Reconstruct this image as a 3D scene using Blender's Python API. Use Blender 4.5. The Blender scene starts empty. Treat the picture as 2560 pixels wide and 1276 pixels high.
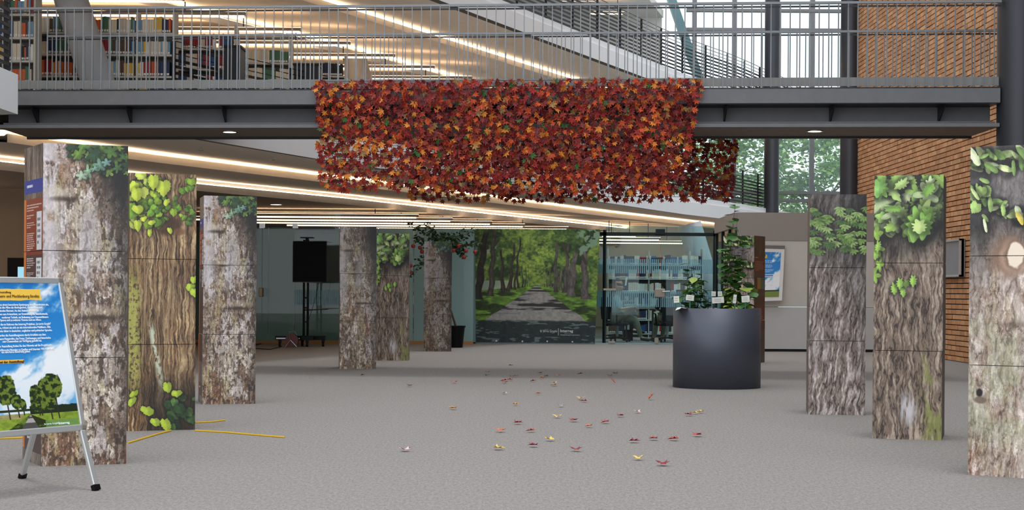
import bpy, math, random
import numpy as np
from mathutils import Vector, Matrix
C = bpy.context.scene.collection
D = bpy.data
R = random.Random(7)
# ------------------------------------------------------------------ camera, world, sun, exposure
F, TH, EYE = 4100.0, 0.0065, 1.1
cam = D.cameras.new('camera'); co = D.objects.new('camera', cam); C.objects.link(co)
cam.sensor_fit = 'HORIZONTAL'; cam.sensor_width = 36; cam.lens = 36 * F / 2560
cam.shift_y = 91 / 2560; cam.clip_end = 500; cam.clip_start = 0.1
co.matrix_world = Matrix.Translation((0, 0, EYE)) @ Matrix.Rotation(math.pi / 2, 4, 'X') @ Matrix.Rotation(TH, 4, 'Z')
bpy.context.scene.camera = co
w = D.worlds.new('sky'); bpy.context.scene.world = w; w.use_nodes = True
bg = w.node_tree.nodes['Background']; bg.inputs[0].default_value = (0.91, 0.95, 1.0, 1); bg.inputs[1].default_value = 1.25
sun = D.lights.new('sun', 'SUN'); sun.energy = 0.65; sun.angle = math.radians(9); sun.color = (1, 0.97, 0.93)
so = D.objects.new('sun', sun); C.objects.link(so); so.location = (0, 20, 30); so.rotation_euler = (math.radians(2), math.radians(3), 0)
vs = bpy.context.scene.view_settings
vs.view_transform = 'Standard'; vs.look = 'None'; vs.gamma = 1; vs.use_curve_mapping = False; vs.exposure = 0.42

def P(u, v, Y):
    a, b = u - 1280, v - 729
    return Vector(((a + TH * b) / F * Y, Y, EYE - (b - TH * a) / F * Y))
def Yz(u, v, z):
    a, b = u - 1280, v - 729
    return (EYE - z) * F / (b - TH * a)
def PZ(u, v, z=0.0):
    return P(u, v, Yz(u, v, z))

# ------------------------------------------------------------------ materials
def lin(c):
    return tuple(((x / 255) / 12.92 if x / 255 <= 0.04045 else ((x / 255 + 0.055) / 1.055) ** 2.4) for x in c)
MATS = {}
def mat(name, rgb, rough=0.6, metal=0.0, var=0.08, scale=6.0, bump=0.0, stretch=(1, 1, 1), coat=0.0, spec=0.5, rnd=0.0):
    if name in MATS: return MATS[name]
    m = D.materials.new(name); m.use_nodes = True; nt = m.node_tree; N = nt.nodes; L = nt.links
    b = N['Principled BSDF']; b.inputs['Roughness'].default_value = rough; b.inputs['Metallic'].default_value = metal
    b.inputs['Coat Weight'].default_value = coat; b.inputs['Specular IOR Level'].default_value = spec
    c = lin(rgb)
    tc = N.new('ShaderNodeTexCoord'); mp = N.new('ShaderNodeMapping'); mp.inputs['Scale'].default_value = stretch
    nz = N.new('ShaderNodeTexNoise'); nz.inputs['Scale'].default_value = scale; nz.inputs['Detail'].default_value = 4
    L.new(tc.outputs['Object'], mp.inputs[0]); L.new(mp.outputs[0], nz.inputs['Vector'])
    mx = N.new('ShaderNodeMix'); mx.data_type = 'RGBA'
    mx.inputs[6].default_value = tuple(max(0, x * (1 - var * 2.2)) for x in c) + (1,)
    mx.inputs[7].default_value = tuple(min(1, x * (1 + var * 2.2)) for x in c) + (1,)
    L.new(nz.outputs['Fac'], mx.inputs[0])
    out = mx.outputs[2]
    if rnd:
        g = N.new('ShaderNodeNewGeometry'); oi = N.new('ShaderNodeObjectInfo'); ad = N.new('ShaderNodeMath'); ad.operation = 'ADD'
        fr = N.new('ShaderNodeMath'); fr.operation = 'FRACT'; mr = N.new('ShaderNodeMapRange')
        L.new(g.outputs['Random Per Island'], ad.inputs[0]); L.new(oi.outputs['Random'], ad.inputs[1]); L.new(ad.outputs[0], fr.inputs[0])
        L.new(fr.outputs[0], mr.inputs[0]); mr.inputs[3].default_value = 1 - rnd; mr.inputs[4].default_value = 1 + rnd
        hs = N.new('ShaderNodeHueSaturation'); L.new(out, hs.inputs['Color']); L.new(mr.outputs[0], hs.inputs['Value']); out = hs.outputs[0]
    L.new(out, b.inputs['Base Color'])
    if bump:
        bp = N.new('ShaderNodeBump'); bp.inputs['Strength'].default_value = bump; bp.inputs['Distance'].default_value = 0.01
        L.new(nz.outputs['Fac'], bp.inputs['Height']); L.new(bp.outputs[0], b.inputs['Normal'])
    MATS[name] = m; return m
def emit(name, rgb, s):
    if name in MATS: return MATS[name]
    m = D.materials.new(name); m.use_nodes = True; nt = m.node_tree; nt.nodes.clear()
    e = nt.nodes.new('ShaderNodeEmission'); o = nt.nodes.new('ShaderNodeOutputMaterial')
    e.inputs[0].default_value = lin(rgb) + (1,); e.inputs[1].default_value = s
    nt.links.new(e.outputs[0], o.inputs[0]); MATS[name] = m; return m
def glass(name, tint, refl=0.08, haze=0.0, hcol=(200, 225, 230), stripes=0.0):
    m = D.materials.new(name); m.use_nodes = True; nt = m.node_tree; N = nt.nodes; L = nt.links; N.clear()
    t = N.new('ShaderNodeBsdfTransparent'); t.inputs[0].default_value = tint + (1,)
    g = N.new('ShaderNodeBsdfGlossy'); g.inputs['Roughness'].default_value = 0.01
    fr = N.new('ShaderNodeFresnel'); fr.inputs[0].default_value = 1.45
    mu = N.new('ShaderNodeMath'); mu.operation = 'MULTIPLY_ADD'; mu.inputs[1].default_value = 0.3; mu.inputs[2].default_value = refl - 0.05
    L.new(fr.outputs[0], mu.inputs[0])
    a = N.new('ShaderNodeMixShader'); L.new(mu.outputs[0], a.inputs[0]); L.new(t.outputs[0], a.inputs[1]); L.new(g.outputs[0], a.inputs[2])
    o = N.new('ShaderNodeOutputMaterial'); last = a
    if haze:
        d = N.new('ShaderNodeBsdfDiffuse'); d.inputs[0].default_value = lin(hcol) + (1,)
        k = N.new('ShaderNodeMixShader'); L.new(a.outputs[0], k.inputs[1]); L.new(d.outputs[0], k.inputs[2])
        if stripes:
            tc = N.new('ShaderNodeTexCoord'); sx = N.new('ShaderNodeSeparateXYZ'); L.new(tc.outputs['Object'], sx.inputs[0])
            m1 = N.new('ShaderNodeMath'); m1.operation = 'MULTIPLY'; m1.inputs[1].default_value = stripes
            m2 = N.new('ShaderNodeMath'); m2.operation = 'FRACT'; m3 = N.new('ShaderNodeMath'); m3.operation = 'GREATER_THAN'; m3.inputs[1].default_value = 0.4
            m4 = N.new('ShaderNodeMath'); m4.operation = 'MULTIPLY'; m4.inputs[1].default_value = haze
            L.new(sx.outputs[0], m1.inputs[0]); L.new(m1.outputs[0], m2.inputs[0]); L.new(m2.outputs[0], m3.inputs[0]); L.new(m3.outputs[0], m4.inputs[0]); L.new(m4.outputs[0], k.inputs[0])
        else: k.inputs[0].default_value = haze
        last = k
    L.new(last.outputs[0], o.inputs[0]); MATS[name] = m; return m
def imgmat(name, arr, rough=0.45, coat=0.15):
    h, w_ = arr.shape[:2]
    im = D.images.new(name, w_, h); px = np.ones((h, w_, 4), np.float32); px[..., :3] = np.clip(arr, 0, 1)[::-1]
    im.pixels.foreach_set(px.ravel()); im.update(); im.pack()
    m = D.materials.new(name); m.use_nodes = True; N = m.node_tree.nodes; t = N.new('ShaderNodeTexImage'); t.image = im; t.extension = 'EXTEND'
    b = N['Principled BSDF']; b.inputs['Roughness'].default_value = rough; b.inputs['Coat Weight'].default_value = coat; b.inputs['Coat Roughness'].default_value = 0.25
    m.node_tree.links.new(t.outputs[0], b.inputs['Base Color']); MATS[name] = m; return m

# ------------------------------------------------------------------ mesh helpers
class MB:
    def __init__(s): s.v = []; s.f = []; s.m = []; s.uv = []
    def face(s, pts, m=0, uv=None):
        n = len(s.v); s.v += [tuple(p) for p in pts]; s.f.append(tuple(range(n, n + len(pts)))); s.m.append(m); s.uv.append(uv)
    def hexa(s, b, t, m=0):
        n = len(s.v); s.v += [tuple(p) for p in b] + [tuple(p) for p in t]; k = len(b)
        fs = [tuple(n + i for i in reversed(range(k))), tuple(n + k + i for i in range(k))] + [(n + i, n + (i + 1) % k, n + k + (i + 1) % k, n + k + i) for i in range(k)]
        for f in fs: s.f.append(f); s.m.append(m); s.uv.append(None)
        return s
    def box(s, x0, x1, y0, y1, z0, z1, m=0):
        s.hexa([(x0, y0, z0), (x1, y0, z0), (x1, y1, z0), (x0, y1, z0)], [(x0, y0, z1), (x1, y0, z1), (x1, y1, z1), (x0, y1, z1)], m); return s
    def bar(s, a, b, w, h, m=0, up=(0, 0, 1)):
        a, b = Vector(a), Vector(b); d = (b - a).normalized(); u = Vector(up)
        if abs(d.dot(u)) > 0.99: u = Vector((0, 1, 0))
        r = d.cross(u).normalized() * w / 2; u = r.cross(d).normalized() * h / 2
        s.hexa([a - r - u, a + r - u, a + r + u, a - r + u], [b - r - u, b + r - u, b + r + u, b - r + u], m); return s
    def tube(s, pts, r, n=8, m=0, r2=None):
        pts = [Vector(p) for p in pts]; k = len(pts); base = len(s.v); prev = None
        for i, p in enumerate(pts):
            d = (pts[min(i + 1, k - 1)] - pts[max(i - 1, 0)]).normalized()
            if prev is None: prev = Vector((0, 0, 1)) if abs(d.z) < 0.9 else Vector((1, 0, 0))
            a = d.cross(prev).normalized(); b = a.cross(d).normalized(); prev = b
            rr = r if r2 is None else r + (r2 - r) * i / max(1, k - 1)
            for j in range(n):
                t = 2 * math.pi * j / n; s.v.append(tuple(p + a * math.cos(t) * rr + b * math.sin(t) * rr))
        for i in range(k - 1):
            for j in range(n):
                a = base + i * n + j; b = base + i * n + (j + 1) % n
                s.f.append((a, b, b + n, a + n)); s.m.append(m); s.uv.append(None)
        s.f.append(tuple(base + j for j in reversed(range(n)))); s.m.append(m); s.uv.append(None)
        s.f.append(tuple(base + (k - 1) * n + j for j in range(n))); s.m.append(m); s.uv.append(None); return s
    def lathe(s, prof, c=(0, 0, 0), n=24, m=0):
        base = len(s.v)
        for (r, z) in prof:
            for j in range(n):
                t = 2 * math.pi * j / n; s.v.append((c[0] + r * math.cos(t), c[1] + r * math.sin(t), c[2] + z))
        for i in range(len(prof) - 1):
            for j in range(n):
                a = base + i * n + j; b = base + i * n + (j + 1) % n
                s.f.append((a, b, b + n, a + n)); s.m.append(m); s.uv.append(None)
        return s
    def build(s, name, mats, parent=None, inv=True, smooth=False, kind=None):
        me = D.meshes.new(name); me.from_pydata(s.v, [], s.f)
        for x in (mats if isinstance(mats, (list, tuple)) else [mats]): me.materials.append(x)
        me.polygons.foreach_set('material_index', s.m)
        if any(s.uv):
            ul = me.uv_layers.new(name='uv'); i = 0
            for f, uv in zip(s.f, s.uv):
                for k in range(len(f)): ul.data[i].uv = uv[k] if uv else (0, 0); i += 1
        if smooth: me.polygons.foreach_set('use_smooth', [True] * len(s.f))
        me.update(); return link(name, me, parent, inv, kind)
def link(name, data, parent=None, inv=True, kind=None):
    o = D.objects.new(name, data); C.objects.link(o)
    if parent is not None:
        o.parent = parent
        if inv and parent.type == 'EMPTY': o.matrix_parent_inverse = Matrix.Translation(-Vector(parent.location))
    if kind: o['kind'] = kind
    return o
def thing(name, label, cat, loc=(0, 0, 0), group=None, kind=None):
    o = D.objects.new(name, None); C.objects.link(o); o.location = loc; o.empty_display_size = 0.1
    if kind: o['kind'] = kind
    else: o['label'] = label; o['category'] = cat
    if group: o['group'] = group
    return o
def tag(o, label, cat, group=None):
    o['label'] = label; o['category'] = cat
    if group: o['group'] = group
    return o
def bevel(o, w=0.01, s=2):
    m = o.modifiers.new('bevel', 'BEVEL'); m.width = w; m.segments = s; m.limit_method = 'ANGLE'; return o
def text(body, name, m, parent, loc, e1, up, size, align='LEFT', xs=1.0, width=None, bold=0.0):
    cu = D.curves.new(name, 'FONT'); cu.body = body; cu.size = size; cu.align_x = align; cu.extrude = 0.0008; cu.offset = bold; cu.resolution_u = 2
    cu.materials.append(m); tmp = D.objects.new('tmp', cu); C.objects.link(tmp); bpy.context.view_layer.update()
    me = D.meshes.new_from_object(tmp); D.objects.remove(tmp); o = link(name, me, parent)
    if width:
        xx = [v.co.x for v in me.vertices]; xs = width / max(1e-4, max(xx) - min(xx))
    e1 = Vector(e1).normalized(); up = Vector(up).normalized(); n = e1.cross(up)
    M = Matrix.Identity(4)
    for i in range(3): M[i][0] = e1[i] * xs; M[i][1] = up[i]; M[i][2] = n[i]; M[i][3] = loc[i]
    if parent is not None and parent.type == 'EMPTY': M = Matrix.Translation(-Vector(parent.location)) @ M; o.matrix_parent_inverse = Matrix.Identity(4)
    o.matrix_basis = M; return o

# ------------------------------------------------------------------ numpy painter (prints)
TAB = np.random.RandomState(3).rand(256, 256)
def vn(Y, X, s):
    Y = Y + s * 17.3; X = X + s * 9.7
    y0 = np.floor(Y).astype(int); x0 = np.floor(X).astype(int); fy = Y - y0; fx = X - x0
    fy = fy * fy * (3 - 2 * fy); fx = fx * fx * (3 - 2 * fx)
    a = TAB[y0 & 255, x0 & 255]; b = TAB[y0 & 255, (x0 + 1) & 255]; c = TAB[(y0 + 1) & 255, x0 & 255]; d = TAB[(y0 + 1) & 255, (x0 + 1) & 255]
    return (a * (1 - fx) + b * fx) * (1 - fy) + (c * (1 - fx) + d * fx) * fy
def NZ(Y, X, s, o=4):
    r = 0; a = 1; t = 0
    for i in range(o): r = r + a * vn(Y * 2 ** i, X * 2 ** i, s + i * 5); t += a; a *= 0.55
    return r / t
def ss(a, b, x):
    t = np.clip((x - a) / (b - a), 0, 1); return t * t * (3 - 2 * t)
def rgb(c): return np.array(c) / 255.0
def mixc(img, c, m): return img * (1 - m[..., None]) + rgb(c) * m[..., None]
def grid(h, w_):
    Y, X = np.mgrid[0:h, 0:w_]; return Y / w_, X / w_       # units of width
KIND = {
 'maple': lambda t: 0.42 + 0.58 * np.abs(np.cos(2.5 * t)) ** 1.3,
 'heart': lambda t: 0.82 + 0.2 * np.exp(-t * t / 0.08) - 0.3 * np.exp(-(np.abs(t) - math.pi) ** 2 / 0.12) + 0.03 * np.cos(17 * t),
 'oak': lambda t: (0.55 / np.sqrt((0.55 * np.cos(t)) ** 2 + np.sin(t) ** 2 + 1e-6)) * (0.92 + 0.16 * np.cos(9 * t) * (1 - 0.4 * np.cos(t))),
 'slim': lambda t: 0.36 / np.sqrt((0.36 * np.cos(t)) ** 2 + np.sin(t) ** 2 + 1e-6)}
def leaf(img, cx, cy, r, ang, col, kind='maple', shade=True):
    h, w_ = img.shape[:2]; cx *= w_; cy *= h; r *= w_
    hs_ = abs(math.sin(cx * 12.9 + cy * 78.2) * 43.7) % 1; sq = 0.55 + 0.6 * hs_; rt = hs_ * 17 % 3.14
    x0, x1 = int(max(0, cx - r * 1.3)), min(w_, int(cx + r * 1.3) + 1); y0, y1 = int(max(0, cy - r * 1.3)), min(h, int(cy + r * 1.3) + 1)
    if x1 <= x0 or y1 <= y0: return
    yy, xx = np.mgrid[y0:y1, x0:x1]; dx = xx - cx; dy = yy - cy; pu = (dx * math.cos(rt) + dy * math.sin(rt)) / min(1, sq); pv = -dx * math.sin(rt) + dy * math.cos(rt); dx = pu * math.cos(rt) - pv * math.sin(rt); dy = pu * math.sin(rt) + pv * math.cos(rt)
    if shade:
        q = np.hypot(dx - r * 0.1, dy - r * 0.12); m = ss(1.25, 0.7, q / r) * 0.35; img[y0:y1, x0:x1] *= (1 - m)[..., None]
    t = np.arctan2(dy, dx) - ang; t = (t + math.pi) % (2 * math.pi) - math.pi; q = np.hypot(dx, dy) / r
    m = ss(0.0, 0.06, KIND[kind](t) * (0.9 + 0.3 * (NZ(t * 2.2 + hs_ * 50, t * 0 + hs_ * 90, 7, 2) - 0.3)) - q)
    side = np.sin(t) * q; vein = ss(0.03, 0.0, np.abs(side)) * 0.12 + ss(0.04, 0, np.abs(np.sin(t * 2.5)) * q) * 0.06 + 0.22 * (NZ(yy / r * 3, xx / r * 3, hs_ * 40, 3) - 0.5)
    c = rgb(col)[None, None] * (1.0 + 0.1 * np.tanh(side * 8)[..., None] - 0.15 * q[..., None]) + vein[..., None] * 0.6
    img[y0:y1, x0:x1] = img[y0:y1, x0:x1] * (1 - m[..., None]) + np.clip(c, 0, 1) * m[..., None]
def leaves(img, n, fn, cols, kinds, r0, r1, seed, a0=0.6, a1=2.4):
    rr = random.Random(seed)
    for i in range(n):
        p = fn(rr)
        c = rr.choice(cols); k = rr.uniform(0.82, 1.15)
        leaf(img, p[0], p[1], rr.uniform(r0, r1), rr.uniform(a0, a1), tuple(min(255, x * k) for x in c), rr.choice(kinds))
def blob(img, cx, cy, rx, ry, c, s=1.0, soft=0.5):
    h, w_ = img.shape[:2]; Y, X = np.mgrid[0:h, 0:w_]; q = np.hypot((X / w_ - cx) / rx, (Y / h - cy) / ry) + 0.25 * (NZ(Y / w_ * 14, X / w_ * 14, 91, 3) - 0.5)
    return mixc(img, c, ss(1, 1 - soft, q) * s)
H0, W0 = 1320, 340
def plane_bark(seed, dark=1.0, top=True, leafy=True, kx=1.0):
    Y, X = grid(H0, W0); V = Y / Y.max(); wx = X + 0.1 * (NZ(Y * 3, X * 3, seed) - 0.5); wy = Y + 0.2 * (NZ(Y * 3, X * 3, seed + 3) - 0.5)
    img = np.zeros((H0, W0, 3)) + rgb((150, 130, 114)); img = mixc(img, (112, 92, 78), ss(0.4, 0.65, NZ(wy * 1.6, wx * 5, seed + 1)))
    img = mixc(img, (165, 150, 112), ss(0.5, 0.7, NZ(wy * 0.8, wx * 4, seed + 2)) * 0.7)
    img = mixc(img, (140, 88, 62), ss(0.55, 0.72, NZ(wy * 1.1, wx * 3.2, seed + 5)) * 0.7)
    for c, t, sy, sx, s2, op, e in (((196, 184, 174), 0.55, 1.3, 3.0, 11, 0.6, .05), ((220, 208, 194), 0.60, 3.6, 8, 13, 0.8, .015), ((112, 86, 70), 0.57, 1.6, 5, 17, 0.6, .05),
                                 ((198, 188, 190), 0.60, 2.2, 8, 19, 0.7, .02), ((172, 158, 116), 0.60, 1.4, 7, 23, 0.6, .05), ((66, 48, 38), 0.63, 9, 20, 29, 0.75, .03)):
        n = NZ(wy * sy * kx, wx * sx * kx, seed + s2, 5)
        img *= (1 - 0.22 * ss(t - 0.025, t, n) * ss(t + 0.02, t, n))[..., None]
        img = mixc(img, c, ss(t, t + e, n) * op)
    img = mixc(img, (70, 54, 44), ss(0.61, 0.66, NZ(Y * 18, X * 34, seed + 43, 4)) * 0.55); img = mixc(img, (214, 204, 196), ss(0.61, 0.66, NZ(Y * 15, X * 30, seed + 47, 4)) * 0.5)
    img *= (0.76 + 0.48 * NZ(Y * 5, X * 45, seed + 31, 3))[..., None]
    img *= (0.78 + 0.44 * NZ(Y * 70, X * 70, seed + 37, 2))[..., None]; img *= 1.08
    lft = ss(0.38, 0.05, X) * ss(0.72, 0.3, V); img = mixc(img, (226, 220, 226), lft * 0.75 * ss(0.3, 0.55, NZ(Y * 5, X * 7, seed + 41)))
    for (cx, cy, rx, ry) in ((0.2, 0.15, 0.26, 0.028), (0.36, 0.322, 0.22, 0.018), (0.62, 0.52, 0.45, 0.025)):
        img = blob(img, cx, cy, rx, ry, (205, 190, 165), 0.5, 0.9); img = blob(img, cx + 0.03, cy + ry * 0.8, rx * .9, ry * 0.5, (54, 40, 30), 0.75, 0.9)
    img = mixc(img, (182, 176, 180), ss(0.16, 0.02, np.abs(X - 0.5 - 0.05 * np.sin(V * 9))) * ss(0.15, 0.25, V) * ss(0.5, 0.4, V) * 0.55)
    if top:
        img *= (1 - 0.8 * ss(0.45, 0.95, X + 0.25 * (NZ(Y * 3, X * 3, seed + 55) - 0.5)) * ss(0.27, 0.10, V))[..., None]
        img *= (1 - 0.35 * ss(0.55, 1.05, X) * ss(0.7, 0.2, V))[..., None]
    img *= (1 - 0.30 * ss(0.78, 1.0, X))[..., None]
    if leafy:
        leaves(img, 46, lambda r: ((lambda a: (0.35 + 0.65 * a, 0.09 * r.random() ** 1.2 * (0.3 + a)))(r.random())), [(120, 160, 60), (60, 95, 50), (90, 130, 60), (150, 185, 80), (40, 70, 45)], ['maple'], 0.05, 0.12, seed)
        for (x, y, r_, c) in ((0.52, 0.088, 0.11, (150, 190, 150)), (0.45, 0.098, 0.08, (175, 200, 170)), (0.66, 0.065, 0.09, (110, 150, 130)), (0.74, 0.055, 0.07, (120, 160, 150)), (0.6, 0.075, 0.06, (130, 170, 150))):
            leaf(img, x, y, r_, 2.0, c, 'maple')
    return img * dark
def oak_bark(seed, light=1.0, sc=13, tilt=0.0, cols=((60, 48, 42), (126, 108, 94), (182, 166, 150)), strip=False):
    Y, X = grid(H0, W0); V = Y / Y.max(); wx = X + tilt * Y + 0.05 * (NZ(Y * 5, X * 5, seed) - 0.5) * 2
    n = NZ(Y * (1.0 if strip else 2.6), wx * sc * (1 if strip else 1.35), seed + 1, 4); n2 = NZ(Y * 8, wx * sc * 2.4, seed + 2, 3)
    r = 1 - np.abs(n * 2 - 1) * 2.2; r = np.clip(r + 0.35 * (n2 - 0.5), 0, 1)
    img = np.zeros((H0, W0, 3)) + rgb(cols[1]); img = mixc(img, cols[0], ss(0.72, 1.0, r)); img = mixc(img, cols[2], ss(0.5, 0.1, r) * 0.75)
    img *= (0.78 + 0.44 * NZ(Y * 22, X * 40, seed + 7, 3))[..., None]; img *= (0.85 + 0.3 * NZ(Y * 2, X * 2, seed + 9, 2))[..., None]
    return img * light
G1 = [(180, 220, 105), (150, 205, 90), (200, 232, 140), (170, 215, 110), (215, 238, 175)]
def img_oak():
    im = oak_bark(5); Y, X = grid(H0, W0); V = Y / Y.max()
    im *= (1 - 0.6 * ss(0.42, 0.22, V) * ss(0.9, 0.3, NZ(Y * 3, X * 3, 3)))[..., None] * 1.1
    im = mixc(im, (225, 222, 228), ss(0.16, 0.02, np.hypot((X - 0.5) * 0.7, (V - 0.885) * 1.6)) * ss(0.35, 0.6, NZ(Y * 3, X * 25, 8)) * 0.9)
    im = mixc(im, (150, 160, 80), ss(0.62, 0.8, X) * ss(0.6, 0.8, V) * ss(0.4, 0.65, NZ(Y * 4, X * 12, 15)) * 0.7)
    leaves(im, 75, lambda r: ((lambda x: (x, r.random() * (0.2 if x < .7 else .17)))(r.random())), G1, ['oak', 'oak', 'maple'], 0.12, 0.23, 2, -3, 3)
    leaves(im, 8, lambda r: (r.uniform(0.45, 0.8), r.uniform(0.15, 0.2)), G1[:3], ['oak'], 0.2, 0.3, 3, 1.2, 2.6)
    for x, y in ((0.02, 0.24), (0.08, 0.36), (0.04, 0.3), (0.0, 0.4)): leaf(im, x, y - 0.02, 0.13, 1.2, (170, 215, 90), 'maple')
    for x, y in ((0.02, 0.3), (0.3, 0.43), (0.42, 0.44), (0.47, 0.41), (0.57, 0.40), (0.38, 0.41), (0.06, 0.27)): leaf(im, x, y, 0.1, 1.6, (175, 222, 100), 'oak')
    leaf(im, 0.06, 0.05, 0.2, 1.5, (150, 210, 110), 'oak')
    return im
def img_linden():
    im = oak_bark(9, 1.02, 22, 0, ((58, 42, 28), (128, 98, 68), (196, 172, 132)), True); Y, X = grid(H0, W0); V = Y / Y.max()
    im = mixc(im, (188, 190, 92), ss(0.24, 0.1, X + 0.08 * (NZ(Y * 6, X * 4, 4) - 0.5)) * ss(0.3, 0.5, V) * ss(0.9, 0.75, V) * ss(0.3, 0.55, NZ(Y * 30, X * 30, 2)) * 0.9)
    im = mixc(im, (212, 222, 200), ss(0.07, 0.01, np.abs(X - 0.42 - 0.7 * (V - 0.72))) * ss(0.55, 0.62, V) * ss(0.86, 0.8, V) * ss(0.35, 0.6, NZ(Y * 16, X * 30, 6)))
    im *= (1 - 0.6 * ss(0.72, 0.95, V) * ss(0.15, 0.35, X))[..., None]
    im = blob(im, 0.55, 0.2, 0.3, 0.05, (70, 45, 25), 0.9); im = blob(im, 0.45, 0.205, 0.12, 0.02, (130, 85, 50), 0.8); im = blob(im, 0.75, 0.225, 0.13, 0.02, (125, 85, 55), 0.8)
    for i in range(14):
        for s in np.linspace(0, 1, 60):
            x = 0.15 + i * 0.055 + 0.06 * math.sin(s * 2 + i); y = 0.26 + s * 0.45 + 0.02 * math.cos(i * 2)
            h = int(y * H0); xx = int((x - 0.1 * (1 - s) * (0.5 - i / 14)) * W0)
            if 1 < xx < W0 - 3 and h < H0 - 13: im[h:h + 12, xx - 1:xx + 2] = im[h:h + 12, xx - 1:xx + 2] * 0.5 + rgb((205, 180, 140)) * 0.5
    Gs = [(205, 225, 70), (170, 205, 60), (120, 165, 50), (90, 135, 45), (215, 232, 100)]
    leaves(im, 40, lambda r: (r.random() * 0.45, r.random() * 0.2), Gs[:3] + Gs[4:], ['heart'], 0.07, 0.15, 12)
    leaves(im, 46, lambda r: (r.uniform(0.25, 0.98), r.uniform(0.02, 0.19)), Gs[1:4], ['heart'], 0.05, 0.085, 13)
    for x, y, r_ in ((0.5, 0.05, 0.16), (0.1, 0.08, 0.14), (0.35, 0.03, 0.15), (0.55, 0.11, 0.08), (0.12, 0.14, 0.12), (0.12, 0.2, 0.11), (0.33, 0.19, 0.08), (0.3, 0.23, 0.08), (0.6, 0.22, 0.07)): leaf(im, x, y, r_, 1.5, (210, 228, 75), 'heart')
    leaves(im, 18, lambda r: (r.uniform(0.62, 1.0), r.uniform(0.86, 1.0)), [(60, 95, 45), (45, 80, 40), (80, 120, 55)], ['heart'], 0.07, 0.12, 14)
    for x, y, r_ in ((0.08, 0.855, 0.1), (0.05, 0.885, 0.11), (0.28, 0.92, 0.14), (0.4, 0.965, 0.11), (0.56, 0.975, 0.14), (0.58, 0.83, 0.11), (0.72, 0.855, 0.11), (0.92, 0.44, 0.09), (0.97, 0.41, 0.08), (0.98, 0.46, 0.09)): leaf(im, x, y, r_, 1.5, (195, 220, 70), 'heart')
    return im
def img_chestnut():
    im = oak_bark(15, 1.0, 12, 0.12, ((70, 60, 56), (140, 126, 118), (212, 202, 200))); Y, X = grid(H0, W0); V = Y / Y.max()
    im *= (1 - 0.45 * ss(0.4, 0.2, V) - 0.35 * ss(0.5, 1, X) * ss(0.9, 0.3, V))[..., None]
    rr = random.Random(5)
    for i in range(70):
        x, y = rr.random(), rr.uniform(0.02, 0.26)
        if x > 0.55 and y < 0.05: continue
        g = rr.choice([(105, 140, 70), (130, 165, 85), (160, 190, 115), (80, 115, 60)])
        for k in range(5): leaf(im, x + 0.055 * math.cos(k * 0.62 + 0.4), y + 0.014 * math.sin(k * 0.62 + 0.4), 0.065, k * 0.62 + 0.4, g, 'slim', k == 0)
    return im
def img_knot():
    im = plane_bark(61, 1.0, False, False, 2.6); Y, X = grid(H0, W0); V = Y / Y.max(); b = oak_bark(66, 1.0, 9, 0.05, ((80, 66, 58), (158, 142, 130), (222, 212, 206)))
    im = im * 0.45 + b * 0.55
    im *= (1 - 0.5 * ss(0.36, 0.22, V) * ss(0.95, 0.6, X) - 0.3 * ss(0.35, 0.15, X) * ss(0.6, 0.3, V))[..., None]
    im = mixc(im, (230, 222, 222), ss(0.45, 0.9, X) * ss(0.3, 0.45, V) * 0.4); im = mixc(im, (160, 172, 140), ss(0.45, 0.6, V) * ss(0.95, 0.85, V) * ss(0.35, 0.6, NZ(Y * 4, X * 4, 12)) * 0.35)
    im = mixc(im, (85, 68, 66), ss(0.12, 0.02, np.abs(X - 0.82 + 0.1 * np.sin(V * 12))) * ss(0.5, 0.6, V) * 0.6)
    im = blob(im, 0.46, 0.335, 0.3, 0.085, (120, 92, 74), 0.8); im = blob(im, 0.5, 0.335, 0.2, 0.065, (168, 140, 118), 0.9); im = blob(im, 0.53, 0.33, 0.15, 0.055, (95, 72, 58), 0.9); im = blob(im, 0.54, 0.33, 0.11, 0.045, (228, 212, 192), 1.0, 0.2)
    im = blob(im, 0.13, 0.748, 0.05, 0.016, (28, 18, 20), 1.0); im = blob(im, 0.14, 0.77, 0.1, 0.014, (95, 80, 64), 0.8)
    im = mixc(im, (185, 185, 200), ss(0.30, 0.12, V) * 0.28)
    gl = [(200, 220, 150), (160, 190, 110), (215, 228, 180), (130, 165, 90)]
    leaves(im, 34, lambda r: (r.random(), 0.02 + 0.05 * r.random()), gl, ['slim'], 0.08, 0.15, 21, -0.3, 1.4)
    leaves(im, 34, lambda r: ((lambda a: (a, 0.14 + 0.09 * a + 0.03 * r.random()))(r.random())), gl, ['slim'], 0.08, 0.14, 22, -0.2, 1.6)
    leaves(im, 10, lambda r: (r.uniform(0, 0.25), r.uniform(0.1, 0.24)), gl, ['slim', 'heart'], 0.06, 0.1, 24)
    leaf(im, 0.58, 0.22, 0.1, 1.1, (220, 200, 90), 'slim')
    return im * 1.12
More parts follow.
